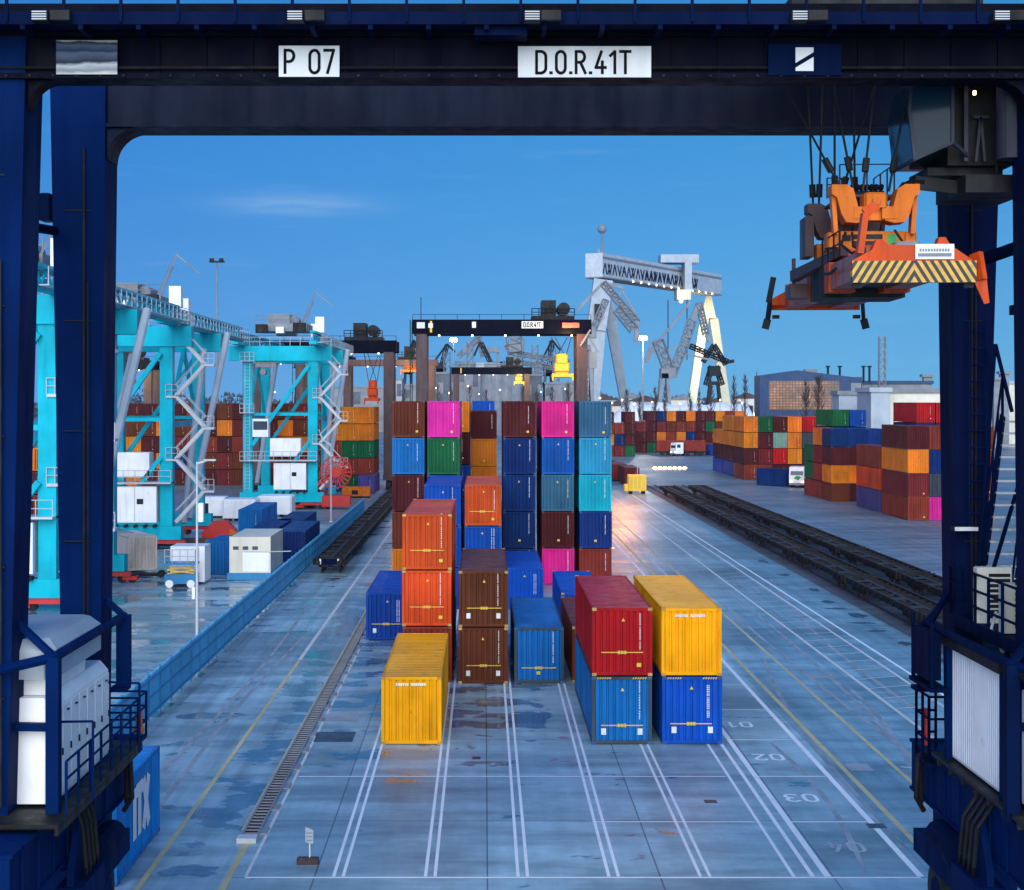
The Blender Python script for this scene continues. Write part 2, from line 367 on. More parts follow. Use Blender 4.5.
for (x, y, sx, sy) in ((24.2, 92, .5, .9), (23.8, 97, .7, .6), (24.3, 104, .6, 1.2), (23.9, 111, .5, .8), (24.3, 118, .4, 1.2), (24, 128, .5, 1), (24.3, 86, .7, .9), (23.7, 100.5, .9, .5), (24.2, 139, .4, 1.4), (23.8, 107.5, .8, .4)):
    b = MB(); n = 18; rr = [rnd.uniform(.6, 1.2) for _ in range(n)]
    b.add([(x + sx * rr[i] * math.cos(6.283 * i / n), y + sy * rr[i] * math.sin(6.283 * i / n), .0045) for i in range(n)], [tuple(range(n))])
    struct(b.build('oil_stain', GM['oil']))

# tyre marks, patches and drain covers
def ribbon(pts, w, z):
    b = MB(); vs = []
    for i, p in enumerate(pts):
        a, c = Vector(pts[max(0, i - 1)]), Vector(pts[min(len(pts) - 1, i + 1)]); d = (c - a).normalized(); n = Vector((-d.y, d.x))
        ww2 = w * (.5 + .5 * min(1, i / 4, (len(pts) - 1 - i) / 4)); vs += [(p[0] + n.x * ww2 / 2, p[1] + n.y * ww2 / 2, z), (p[0] - n.x * ww2 / 2, p[1] - n.y * ww2 / 2, z)]
    return b.add(vs, [(2 * i, 2 * i + 2, 2 * i + 3, 2 * i + 1) for i in range(len(pts) - 1)])
GM['tyre'] = paint('tyre_mark', (.25, .285, .315), .5, .35, 1., 0, dirtcol=(.33, .37, .40), scale=1.6)
for k, (x0, y0, dx, L, cv) in enumerate(((-12.6, 48, .6, 60, .6), (-11.0, 46, .5, 52, -.5), (11.3, 47.4, .4, 18, .5), (13.2, 50, 2.4, 40, -.8), (14.6, 52, 3.2, 30, .9), (16.4, 55, 1.2, 70, .7), (17.3, 50, -.9, 60, -.4), (19.6, 66, 3, 60, -1.2))):
    pts = [(x0 + dx * i / 24 + cv * math.sin(i / 24 * 3.1), y0 + L * i / 24) for i in range(25)]
    struct(ribbon(pts, .2, .0008 + k * .00008).build('tyre_mark', GM['tyre']))
for k, (x, y, sx, sy, mm) in enumerate(((-6.2, 66.5, .8, 1.0, 'oil'), (-6.4, 70.5, .9, .8, 'tyre'), (14.3, 61, .45, .6, 'tyre'), (-12.2, 57.5, .5, .35, 'oil'), (7.9, 55.8, .22, .22, 'oil'), (-.3, 62.6, .16, .25, 'oil'), (17.2, 81, .7, .5, 'tyre'), (12.9, 52.6, .3, .3, 'oil'))):
    struct(MB().add([(x - sx, y - sy, .0026), (x + sx, y - sy, .0026), (x + sx, y + sy, .0026), (x - sx, y + sy, .0026)], [(0, 1, 2, 3)]).build('ground_patch', GM[mm]))

# rail trough beside the truck lane
b = MB(); b.box(-7.78, -7.72, 51, 130, -.002, .08); b.box(-7.30, -7.24, 51, 130, -.002, .08)
for i in range(200): y = 51.1 + i * .395; b.box(-7.719, -7.301, y, y + .06, .03, .07)
for i in range(26): b.box(-7.239, -7.0, 51.5 + i * 3, 52.3 + i * 3, 0.003, .05)
MB().box(-7.719, -7.301, 51.05, 130, -.001, .012).build('trough_floor', M['dark'], tr_ := None) if False else None
tr = thing('cable_trough', 'long galvanised cable trough with rungs between truck lane and container rows', 'cable trough', (0, 0, 0))
b.build('grating', M['steel'], tr); MB().box(-7.719, -7.301, 51.05, 130, .0005, .012).build('trough_floor', M['dark'], tr); MB().box(-7.82, -7.2, 50.5, 51, -.001, .16).build('end_plate', M['galv'], tr)
b = MB()
for x in (-11.72, -13.15, 26.55, 27.98, 31.05, 32.48): b.box(x - .035, x + .035, 60 if x > 0 else 129.5, 262, -.001, .14)
struct(b.build('rails', M['brownst']))

# ---------------------------------------------------------------- containers
W, HC, L40, L20 = 2.44, 2.79, 12.19, 6.06
C = {'red': (.42, .025, .018), 'crimson': (.37, .007, .010), 'orange-red': (.58, .065, .014), 'brown': (.13, .028, .011), 'maroon': (.07, .010, .012),
     'yellow': (.95, .38, .002), 'blue': (.004, .05, .30), 'bright blue': (.003, .072, .37), 'cyan-blue': (.006, .13, .40), 'navy': (.0008, .022, .115),
     'steel-blue': (.03, .105, .19), 'light cyan': (.018, .23, .40), 'turquoise': (.004, .38, .42), 'green': (.006, .10, .035), 'pink': (.66, .02, .25),
     'orange': (.62, .17, .012), 'rust-red': (.20, .032, .018), 'dark blue': (.004, .028, .14), 'grey-green': (.16, .28, .2), 'slate': (.04, .055, .075), 'violet': (.07, .05, .19), 'cream': (.6, .55, .45), 'dull red': (.15, .018, .018)}  # maroon, navy and dull red darkened: weaker far light put into the colour
def corr(mb, p0, du, dv, nrm, length, height, n, depth):
    """corrugated sheet: p0 origin, runs along du, ridges along dv, recessed along -nrm"""
    p0, du, dv, nrm = map(Vector, (p0, du, dv, nrm)); step = length / n; pts = []
    for i in range(n):
        u = i * step
        for f, d in ((0, 1), (.1, 0), (.66, 0), (.76, 1)): pts.append((u + f * step, d * depth))
    pts.append((length, depth))
    vs = []
    for u, d in pts: vs += [p0 + du * u - nrm * d, p0 + du * u - nrm * d + dv * height]
    mb.add(vs, [(2 * i, 2 * i + 2, 2 * i + 3, 2 * i + 1) for i in range(len(pts) - 1)])
def ctype(L, h=HC - .03):
    hw = W / 2; d = {}; z0, z1 = .02, h
    fr = MB()
    for x in (-hw, hw - .13):
        for y in (0, L - .13): fr.box(x, x + .13, y, y + .13, .12, z1 - .12)
    for y in (.004, L - .104):
        fr.box(-hw + .131, hw - .131, y, y + .1, .03, .17); fr.box(-hw + .131, hw - .131, y, y + .1, z1 - .13, z1 - .01)
    for x in (-hw + .003, hw - .083):
        fr.box(x, x + .08, .131, L - .131, .04, .19); fr.box(x, x + .08, .131, L - .131, z1 - .1, z1 - .012)
    fr.box(-hw + .1, hw - .1, .12, L - .12, .06, .14)
    d['frame'] = fr.data('frame', M['box'])
    e = MB(); corr(e, (-hw + .13, .02, .17), (1, 0, 0), (0, 0, 1), (0, -1, 0), W - .26, h - .29, 8, .07); d['end_panel'] = e.data('end_panel', M['box'])
    # door end, on the far side
    dr = MB(); dr.box(-hw + .132, -.005, L - .1, L - .05, .17, z1 - .13); dr.box(.005, hw - .132, L - .1, L - .05, .17, z1 - .13)
    for x in (-.9, -.35, .35, .9): dr.tube((x, L - .03, .2), (x, L - .03, z1 - .16), .022, 6)
    d['door'] = dr.data('door', M['box'])
    s = MB(); n = int(L / .3)
    corr(s, (-hw + .02, .13, .19), (0, 1, 0), (0, 0, 1), (-1, 0, 0), L - .26, h - .29, n, .036); d['sl'] = s.data('side_panel', M['box'])
    s = MB(); corr(s, (hw - .02, .13, .19), (0, 1, 0), (0, 0, 1), (1, 0, 0), L - .26, h - .29, n, .036); d['sr'] = s.data('side_panel', M['box'])
    r = MB(); corr(r, (-hw + .08, .1, z1 - .02), (0, 1, 0), (1, 0, 0), (0, 0, 1), L - .2, W - .16, int(L / .42), .02); d['roof'] = r.data('roof', M['boxroof'])
    c = MB(); c.box(0, .178, 0, .162, 0, .118)
    c.box(.05, .128, -.006, -.001, .035, .085); d['cast'] = c.data('corner_casting', M['cast'])
    w = MB()
    w.add([tuple(v) for v in ()], [])
    w.box(-hw + .004, hw - .004, .004, L - .004, .03, .12); corr(w, (-hw + .1, .02, .1), (1, 0, 0), (0, 0, 1), (0, -1, 0), W - .2, h - .2, 8, .07)
    corr(w, (-hw + .02, .1, .1), (0, 1, 0), (0, 0, 1), (-1, 0, 0), L - .2, h - .2, n // 2, .05); corr(w, (hw - .02, .1, .1), (0, 1, 0), (0, 0, 1), (1, 0, 0), L - .2, h - .2, n // 2, .05)
    w.box(-hw + .02, hw - .02, .02, L - .02, h - .1, h - .07); w.box(-hw + .1, hw - .1, L - .09, L - .03, .1, h - .1)
    for x in (-hw, hw - .12):
        for y in (0, L - .12): w.box(x, x + .12, y, y + .12, .01, h - .06)
    for y in (.002, L - .102): w.box(-hw + .121, hw - .121, y, y + .1, h - .2, h - .065)
    w.cur = 1
    for x in (-.88, -.34, .34, .88): w.tube((x, -.012, .16), (x, -.012, h - .2), .02, 5)
    w.cur = 2
    r_ = random.Random(int(L)); zz = 1.1
    for i in range(10): w.box(.585, .615, -.022, -.016, zz, zz + .06); zz += .11
    w.box(.62, .72, -.022, -.016, .5, .6)
    d['whole'] = w.data('container', [M['box'], M['box'], M['mark']]); d['L'] = L; d['h'] = h
    return d
T40, T20 = ctype(L40), ctype(L20)
# marks (thin raised lettering strips and plates at the end panel), shared data
def marks():
    o = {}
    t = MB(); r = random.Random(3)
    z = 0
    for i in range(16):
        hgt = r.choice((.05, .07, .08)); t.box(-.022, .022, -.006, 0, z, z + hgt * .8); z += hgt + .025 + (.06 if i in (3, 9) else 0)
    t.box(-.003, .003, -.003, 0, 0, z - .05); o['code_lettering'] = t.data('code_lettering', M['mark'])
    t = MB(); t.box(-.85, .85, -.007, 0, -.02, .02)
    for i in range(3): t.box(-.18 + i * .125, -.18 + i * .125 + .1, -.009, 0, -.065, -.025); t.box(-.18 + i * .125, -.18 + i * .125 + .1, -.009, 0, .025, .065)
    o['reach_band'] = t.data('reach_band', M['yband'])
    o['data_plate'] = MB().box(-.1, .1, -.006, 0, -.13, .13).data('data_plate', M['mark'])
    o['warning_triangle'] = MB().prism([(-.075, -.06), (.075, -.06), (0, .08)], 'y', -.006, 0).data('warning_triangle', M['yband'])
    o['yellow_plate'] = MB().box(-.09, .09, -.006, 0, -.08, .08).data('yellow_plate', M['yband'])
    t = MB()
    for i in range(14):
        if i == 6: continue
        t.box(-.62 + i * .088, -.62 + i * .088 + .066, -.006, 0, -.055, .055)
    o['name_lettering'] = t.data('name_lettering', M['mark'])
    t = MB()
    for i in range(6): t.prism([(-.3 + .1 * i, 0), (-.25 + .1 * i, 0), (-.2 + .1 * i, .07), (-.25 + .1 * i, .07)], 'y', -.006, 0)
    o['height_stripes'] = t.data('height_stripes', M['yband'])
    return o
MK = marks()
VAR = {k: (v, ) for k, v in C.items()}
def container(col, X, Y, z, label, group=None, L=40, full=True, kind=(), zs=1., rz=0):
    T = T40 if L == 40 else T20
    cc = tuple(min(1, x * rnd.uniform(.88, 1.12)) for x in C[col])
    if not full:
        o = link('shipping_container', T['whole'], None, (X, Y, z), cc); o.scale.z = zs; o.rotation_euler.z = rz
        return tag(o, label, 'container', group)
    r = thing('shipping_container', label, 'container', (X, Y, z), group, rz); r.scale.z = zs
    for k, nm in (('frame', 'frame'), ('end_panel', 'end_panel'), ('door', 'door'), ('sl', 'side_panel'), ('sr', 'side_panel'), ('roof', 'roof')):
        fc = cc
        if k == 'frame' and 'greyframe' in kind: fc = (.05, .07, .085)
        link(nm, T[k], r, (0, 0, 0), fc)
    hw = W / 2
    castc = (.5, .3, .08) if 'goldcast' in kind else tuple(.6 * x + .02 for x in cc)
    for x in (-hw - .003, hw - .175):
        for y in (-.003, T['L'] - .159):
            for zz in (0, T['h'] - .116): link('corner_casting', T['cast'], r, (x, y, zz), castc)
    jz = rnd.uniform(-.06, .06); sc_ = rnd.uniform(.8, 1.1)
    def pk(nm, x, zz, y=.019):
        o = link(nm, MK[nm], r, (x + (rnd.uniform(-.05, .05) if nm != 'data_plate' else 0), y, zz + jz))
        if nm == 'code_lettering': o.scale.z = sc_
    if 'code' in kind: pk('code_lettering', .72, 1.05)
    if 'code2' in kind: pk('code_lettering', .62, 1.05)
    if 'band' in kind: pk('reach_band', 0, .93 if 'low' not in kind else .8)
    if 'plates' in kind: pk('data_plate', -.74, .55); pk('data_plate', .74, .55)
    if 'plate1' in kind: pk('data_plate', -.72, .55)
    if 'tri' in kind: pk('warning_triangle', 0, 2.25)
    if 'yp' in kind: pk('yellow_plate', .66, .42)
    if 'yp2' in kind: pk('yellow_plate', 0, .55)
    if 'name' in kind: pk('name_lettering', .0, h_ if (h_ := 2.42) else 0)
    if 'stripes' in kind:
        for x in (-.72, .72): link('height_stripes', MK['height_stripes'], r, (x, .002, T['h'] - .1))
    return r
ORD = {1: ['lone'], 2: ['lower', 'upper'], 3: ['lowest', 'middle', 'topmost'], 4: ['lowest', 'second-lowest', 'third-lowest', 'topmost'], 5: ['lowest', 'second-lowest', 'middle', 'fourth-lowest', 'topmost']}
def stack(X, Y, cols, where, group, L=40, full=True, kinds=None, h=HC, zs=1., rz=0, only=None):
    for i, c in enumerate(cols):
        if c is None: continue
        kd = (kinds[i] if kinds else ())
        jx = rnd.uniform(-.02, .02)
        container(c, X + jx, Y + rnd.uniform(-.03, .03), i * h, f"{ORD[len(cols)][i]} {c} container {where}", group, L, full, kd, zs, rz)
G1 = 'containers stacked in the yard rows'
b_ = ('code', 'tri', 'band')
container('yellow', -2.95, 65, 0, 'yellow container with rusty roof edge standing alone nearest the painted rows', G1, kind=('name', ))
stack(-2.83, 79.3, ['rust-red', 'orange-red', 'orange-red'], 'of the red stack behind the lone yellow container', G1, kinds=[(), ('code', 'tri', 'band', 'yp', 'goldcast'), ('code', 'tri', 'band', 'yp', 'goldcast')])
stack(-.03, 79, ['brown', 'brown'], 'of the brown pair with white plates', G1, kinds=[('code', 'tri', 'band', 'plates', 'goldcast')] * 2)
container('cyan-blue', 2.72, 79, 0, 'bright blue container with dark grey frame standing between the brown pair and the red one', G1, kind=('code', 'yp2', 'band', 'greyframe', 'low'))
container('brown', 5.6, 79.3, 0, 'brown container half hidden left of the crimson and blue stack', G1, kind=('code', 'goldcast'))
container('blue', -5.66, 93.3, 0, 'low blue container standing alone left of the red stack', G1, kind=('code', 'code2', 'tri', 'band', 'plate1'))
container('bright blue', 5.72, 93.2, 0, 'blue container with bright roof behind the half hidden brown one', G1, kind=('code', 'goldcast'))
stack(5.6, 65, ['cyan-blue', 'crimson'], 'of the crimson over blue stack in the front row', G1, kinds=[('code', 'tri', 'band', 'plates', 'greyframe', 'stripes', 'low'), ('code', 'tri', 'band', 'yp', 'goldcast')])
stack(8.45, 65, ['bright blue', 'yellow'], 'of the yellow over blue stack in the front row', G1, kinds=[('code', 'code2', 'tri', 'band', 'plates', 'stripes', 'low'), ('name', )])
stack(-2.76, 107, ['blue', 'blue', 'bright blue'], 'of the blue stack behind the red stack', G1, kinds=[(), ('code', ), ('code', 'code2', 'tri')])
stack(-.07, 107, ['blue', 'bright blue', 'orange-red'], 'of the red over blue stack behind the brown pair', G1, kinds=[(), ('code', 'code2', 'tri'), ('code', 'tri', 'band', 'yp')])
container('bright blue', 2.75, 107, 0, 'bright blue container standing alone behind the grey framed blue one', G1, kind=('code', 'code2', 'tri'))
WALL = 'column of the tall container wall'
for x, cols, nm in ((-5.72, ['orange', 'brown', 'maroon', 'cyan-blue', 'brown'], 'first'), (-3.07, ['blue', 'maroon', 'blue', 'green', 'pink'], 'second'),
                    (2.68, ['navy', 'navy', 'navy', 'navy', 'maroon'], 'third'), (5.6, ['pink', 'maroon', 'steel-blue', 'bright blue', 'pink'], 'fourth'), (8.44, ['rust-red', 'dark blue', 'turquoise', 'light cyan', 'steel-blue'], 'fifth')):
    stack(x, 121, cols, f'in the {nm} {WALL}', G1, kinds=[('code', 'yp'), ('code', 'yp2'), ('code', 'tri'), ('code', 'tri'), ('code', 'yp')])
stack(-.02, 149.5, ['orange', 'maroon', 'orange', 'orange', 'maroon'], 'in the recessed column behind the wall', G1, h=2.6, zs=.935, kinds=[(), (), (), ('yp2', ), ('code', )])
container('bright blue', -.05, 177, 4 * HC, 'bright blue container high behind the recessed maroon and orange column', G1, kind=('code', ))
stack(-.05, 177, ['maroon', 'navy', 'brown', 'navy'], 'under the bright blue one behind the recessed column', G1, full=False)
stack(-2.5, 140, ['brown', 'blue', 'blue', 'maroon', 'orange'], 'in the second row behind the pink topped column', G1, full=False)
# ---------------------------------------------------------------- the gantry crane that frames the view
YN, YF = 34.6, 41.0
gc = thing('gantry_crane', 'dark navy yard gantry crane framing the whole view, marked P 07', 'gantry crane', (0, 37.8, 0))
oy = -37.8
class GB(MB):
    """builder in world coordinates for the crane's parts"""
    def build(s, name, mats, parent=gc, smooth=False):
        s.v = [(x, y + oy, z) for x, y, z in s.v]
        return MB.build(s, name, mats, parent, smooth)
def taper_leg(xi0, xo0, xi1, xo1, y0, y1, z0, z1, tz=.12):
    """inner/outer x at bottom (0) and top (1)"""
    b = GB()
    b.add([(xi0, y0 + tz, z0), (xo0, y0 + tz, z0), (xo0, y1 - tz, z0), (xi0, y1 - tz, z0), (xi1, y0, z1), (xo1, y0, z1), (xo1, y1, z1), (xi1, y1, z1)],
          [(0, 3, 2, 1), (4, 5, 6, 7), (0, 1, 5, 4), (1, 2, 6, 5), (2, 3, 7, 6), (3, 0, 4, 7)])
    return b
def gusset(b, x, z, sx, r, y0, y1):
    """concave rounded corner under a beam: corner at (x,z), opening towards sx"""
    pts = [(x, z)] + [(x + sx * (r - r * math.cos(a)), z - r + r * math.sin(a)) for a in [math.pi / 2 * i / 10 for i in range(11)]]
    b.prism(pts, 'y', y0, y1)
ZB = 20.86
# far frame
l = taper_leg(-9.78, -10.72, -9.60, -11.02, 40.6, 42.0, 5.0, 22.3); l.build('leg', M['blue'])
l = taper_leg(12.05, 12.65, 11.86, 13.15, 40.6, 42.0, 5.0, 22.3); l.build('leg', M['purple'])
b = GB(); b.box(-9.59, 11.85, 40.75, 41.9, 21.04, 22.35); b.box(-9.59, 11.85, 40.6, 42.0, 20.94, 21.035)
gusset(b, -9.59, 20.935, 1, .8, 40.7, 41.9); gusset(b, 11.84, 20.935, -1, .8, 40.7, 41.9)
for x in (-6, -2.6, .8, 4.2, 7.6): b.box(x, x + .03, 40.735, 40.748, 21.05, 22.3)
b.build('cross_beam', M['farbeam'])
# near frame
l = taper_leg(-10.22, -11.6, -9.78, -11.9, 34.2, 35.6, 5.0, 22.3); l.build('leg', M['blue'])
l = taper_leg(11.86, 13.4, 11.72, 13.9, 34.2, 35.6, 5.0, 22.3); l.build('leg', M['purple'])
b = GB(); b.box(-13.5, 15.5, 34.3, 34.85, 20.98, 22.5); b.box(-13.5, 15.5, 34.1, 34.95, ZB, 20.975); b.box(-13.5, 15.5, 34.2, 34.295, 21.78, 21.9); b.box(-13.5, 15.5, 33.9, 34.29, 21.92, 22.02)
gusset(b, -9.77, ZB - .005, 1, .62, 34.3, 34.85); gusset(b, 11.71, ZB - .005, -1, .75, 34.3, 34.85)
for i in range(28): b.box(-13 + i, -12.94 + i, 34.24, 34.297, 20.98, 21.77)
b.build('main_beam', M['beam'])
# walkway in front of the beam
b = GB(); b.box(-13.5, 15.5, 33.1, 33.88, 21.83, 21.91)
for i in range(24): b.box(-13.2 + i * 1.2, -13.1 + i * 1.2, 33.1, 33.88, 21.67, 21.825)
b.box(-13.5, 15.5, 33.08, 33.098, 21.77, 22.03); b.build('walkway', M['navy'])
b = GB()
for x in [-13.4 + i * 1.18 for i in range(25)]: b.box(x - .03, x + .03, 33.02, 33.078, 21.81, 23.07)
for z in (22.29, 22.65, 23.03): b.tube((-13.4, 33.05, z), (15.4, 33.05, z), .022, 5)
b.build('railing', M['navy'])
b = GB(); b.box(4.9 - 5.1, 5.5 - 4.6, 33.3, 33.9, 21.6, 21.8); b.build('cable_box', M['navy'])
for px in (52, 305, 540, 805, 1005):
    x = PX(px, 33.1); f = GB(); f.bbox(x - .34, x + .0, 32.75, 33.05, 21.77, 21.99, .03); f.box(x + .02, x + .42, 32.85, 33.05, 21.81, 22.01); o_ = f.build('floodlight', M['dark'])
    g = GB()
    for k in range(4): g.box(x - .32, x - .02, 32.735, 32.748, 21.79 + k * .05, 21.815 + k * .05)
    g.build('cooling_fins', M['galv'], o_)
# signs
def signbox(x0, x1, y0, y1, mat, nm='sign', Y=34.08):
    return GB().box(PX(x0, Y), PX(x1, Y), Y - .03, Y, PZ(y1, Y), PZ(y0, Y)).build(nm, mat)
M['sign'] = paint('sign_white', (.66, .68, .70), .3, .12, .25, 0)
M['ink'] = paint('black_lettering', (.006, .006, .008), .6, .1, .1, 0, spec=.05, fade=0)
s1 = signbox(279, 339.5, 46, 77, M['sign'])
strokes('sign_lettering', 'P 07', .48, .062, M['ink'], s1, (PX(309.5, 34.05), 34.049 + oy, PZ(61.6, 34.05)), (0, 0, 0), .006, .3)
s2 = signbox(518, 651, 46.5, 77.5, M['sign'])
strokes('sign_lettering', 'D.O.R.41T', .46, .062, M['ink'], s2, (PX(583.5, 34.05), 34.049 + oy, PZ(62.3, 34.05)), (0, 0, 0), .006, .29)
s3 = signbox(768, 841, 44, 75.5, M['navy'], 'emblem_board')
q = GB(); Y = 34.04; X0, X1, Z0, Z1 = PX(795.5, Y), PX(813.5, Y), PZ(71, Y), PZ(47.5, Y)
dz = Z1 - Z0
q.prism([(X0, Z0 + .34 * dz), (X1, Z0 + .80 * dz), (X1, Z1), (X0, Z1)], 'y', Y - .012, Y); q.prism([(X0, Z0), (X1, Z0), (X1, Z0 + .60 * dz), (X0, Z0 + .14 * dz)], 'y', Y - .012, Y)
q.build('emblem', M['sign'], s3)
m, t = newmat('smeared_sign')
tc = t.n('ShaderNodeTexCoord'); sp = t.n('ShaderNodeSeparateXYZ'); t.l(tc.outputs['Object'], sp.inputs[0])
rp = t.n('ShaderNodeValToRGB'); zz = t.ramp(sp.outputs[2], 20.86, 21.68)
zz = t.math('ADD', zz, t.ramp(t.noise(t.mapping(tc.outputs['Object'], (1.1, 1, 3)), 1.5, 3), .3, .7, -.05, .05)); t.l(zz, rp.inputs[0])
cs = [(0, (.6, .6, .56)), (.1, (.62, .62, .58)), (.2, (.22, .25, .28)), (.33, (.5, .53, .55)), (.41, (.02, .03, .05)), (.5, (.05, .07, .12)), (.62, (.10, .13, .2)), (.7, (.02, .04, .09)), (.84, (.09, .12, .18)), (.92, (.02, .02, .04)), (.96, (.42, .42, .38)), (1., (.45, .45, .4))]
e = rp.color_ramp.elements
while len(e) < len(cs): e.new(.5)
for i, (p, c) in enumerate(cs): rp.color_ramp.elements[i].position = p
for i, (p, c) in enumerate(cs): rp.color_ramp.elements[i].color = (*c, 1)
bs = t.n('ShaderNodeBsdfPrincipled'); bs.inputs['Roughness'].default_value = .55; bs.inputs['Specular IOR Level'].default_value = .08; t.l(rp.outputs[0], bs.inputs['Base Color']); t.out(bs.outputs[0])
signbox(56.5, 117.5, 40.5, 74.5, m)
# small tie brace and fittings on the legs
b = GB(); b.tube((-11.6, 35.5, 18.1), (-10.9, 40.7, 18.3), .12); b.build('tie_bar', M['navy'])
b = GB(); b.bbox(-11.38, -11.1, 40.9, 41.5, 18.6, 19.3, .03); b.build('junction_box', M['navy'])
b = GB(); b.tube((13.3, 35.5, 17.9), (11.9, 40.7, 17.3), .16); b.build('tie_bar', M['navy'])
# ladder on the far right leg
b = GB()
for x in (12.28, 12.72): b.box(x - .02, x + .02, 40.48, 40.53, 10.5, 16)
for i in range(13): z = 10.7 + i * .42; b.tube((12.27, 40.5, z), (12.73, 40.5, z), .02, 5)
b.build('ladder', M['blue'])
b = GB(); b.box(PX(952, 40.4), PX(977, 40.4), 40.25, 40.5, PZ(531, 40.4), PZ(526, 40.4)); o_ = b.build('tube_lamp', M['dark'])
GB().box(PX(953, 40.4), PX(976, 40.4), 40.22, 40.248, PZ(530.3, 40.4), PZ(526.5, 40.4)).build('diffuser', M['white'], o_)

# sills, wheels (mostly below the picture) -------------------------------------------------
for sx, xi, xo, mt in ((-1, -9.55, -11.3, 'blue'), (1, 11.6, 13.3, 'blue')):
    b = GB(); lo, hi = min(xi, xo), max(xi, xo)
    b.box(lo, hi, 32.2, 43.4, 3.55, 4.75)
    b.box(lo - .06, hi + .06, 32.2, 43.4, 4.755, 4.83); b.box(lo - .06, hi + .06, 32.2, 43.4, 3.47, 3.545)
    for i in range(9): b.box(lo - .05, lo - .003, 33 + i * 1.2, 33.04 + i * 1.2, 3.55, 4.75); b.box(hi + .003, hi + .05, 33 + i * 1.2, 33.04 + i * 1.2, 3.55, 4.75)
    b.build('sill_beam', M[mt])
    for y in (33.8, 41.6):
        b = GB(); b.bar((.5 * (lo + hi), y, 3.46), (.5 * (lo + hi), y, 2.2), 1.3, .9); b.box(lo + .1, hi - .1, y - 2.0, y + 2.0, 1.75, 2.35); b.build('bogie', M['blue'])
        for dy in (-1.25, 1.25):
            b = GB(); c = .5 * (lo + hi); b.tube((c - .35, y + dy, .8), (c + .35, y + dy, .8), .8, 24); w_ = b.build('wheel', M['rubber'])
            GB().tube((c - .37, y + dy, .8), (c + .37, y + dy, .8), .42, 16).build('rim', M['blue'], w_)

# left platform, cabinet, guard frame ------------------------------------------------------
b = GB(); b.box(-11.6, -8.95, 33.6, 41.9, 5.0, 5.08); b.box(-9.02, -8.94, 33.6, 41.9, 4.84, 4.997)
for i in range(8): b.box(-11.5, -9.03, 34 + i * 1.05, 34.08 + i * 1.05, 4.86, 4.997)
b.build('platform', M['dark'])
b = GB(); b.box(-11.35, -9.42, 35.0, 40.1, 5.16, 7.25)
b.prism([(-11.35, 7.25), (-9.42, 7.25), (-9.62, 7.48), (-11.2, 7.48)], 'y', 35.0, 40.1); cab_ = b.build('electrical_cabinet', M['white'])
ys = [35.0 + 5.1 * i / 7 for i in range(8)]
for i in range(7):
    d_ = GB(); d_.box(-9.418, -9.395, ys[i] + .02, ys[i + 1] - .02, 5.24, 7.18); d_ = d_.build('cabinet_door', M['white'], cab_)
    GB().box(-9.394, -9.36, ys[i + 1] - .12, ys[i + 1] - .08, 6.1, 6.25).build('handle', M['dark'], d_)
    GB().box(-9.394, -9.35, ys[i] + .3, ys[i] + .42, 7.02, 7.05).build('hinge', M['dark'], d_)
b = GB(); b.box(-11.15, -9.62, 35.3, 38.6, 7.49, 7.9); b.build('cooler_base', M['white'])
b = GB(); b.bbox(-11.5, -9.38, 34.9, 39.4, 7.9, 8.75, .22); b.build('air_conditioner', M['palegrey'])
b = GB(); b.tube((-10.6, 34.75, 5.2), (-10.6, 34.75, 7.0), .3, 16); b.tube((-10.6, 34.75, 7.001), (-10.6, 34.75, 7.1), .2, 12); b.build('cylinder_tank', M['palegrey'])
def guard(sx, xi, xleg, zt):
    b = GB(); r = .11
    b.tube((xi, 34.7, zt), (xi, 41.4, zt), r, 10)
    b.tube((xleg, 33.9, zt - .15), (xi, 34.7, zt), r, 10)
    b.box(xi - .14, xi + .14, 34.5, 34.78, 4.84, zt + .02)
    b.bar((xi, 34.7, zt), (xleg + sx * -.1, 34.9, zt + .75), .14, .14)
    b.bar((xi, 41.4, zt), (xleg + sx * .05, 41.3, zt + .95), .22, .14)
    b.box(xi - .17, xi + .17, 41.26, 41.55, 6.6, zt + .02); b.box(xi - .3, xi + .12, 41.1, 41.7, 6.5, 6.598)
    b.bar((xi, 34.72, 6.9), (xleg, 34.8, 6.9), .2, .16)
    return b
guard(-1, -9.32, -10.3, 8.42).build('guard_frame', M['blue'])
b = GB(); b.rail([(-8.98, 34.4, 5.08), (-8.98, 41.7, 5.08), (-9.9, 41.7, 5.08)], 1.15, 1.0, .03, 2)
b.path([(-9.4, 35.3, 6.9), (-8.7, 35.6, 6.85), (-8.7, 35.6, 5.1)], .03); b.path([(-9.4, 40.0, 6.95), (-8.7, 40.4, 6.85), (-8.7, 40.4, 5.1)], .03)
b.build('railing', M['blue'])
ex = GB(); ex.tube((-9.12, 42.3, 5.35), (-9.12, 42.3, 5.75), .09, 10); ex.ball((-9.12, 42.3, 5.3), .14, 10, 6); ex.build('beacon', M['orange'])
# platform end and drop ladder
b = GB(); b.box(-10.1, -9.05, 41.9, 43.0, 4.95, 5.03); b.rail([(-9.07, 41.95, 5.03), (-9.07, 42.95, 5.03), (-10.05, 42.95, 5.03)], 1.15, .8, .03, 2)
b.build('end_platform', M['blue'])
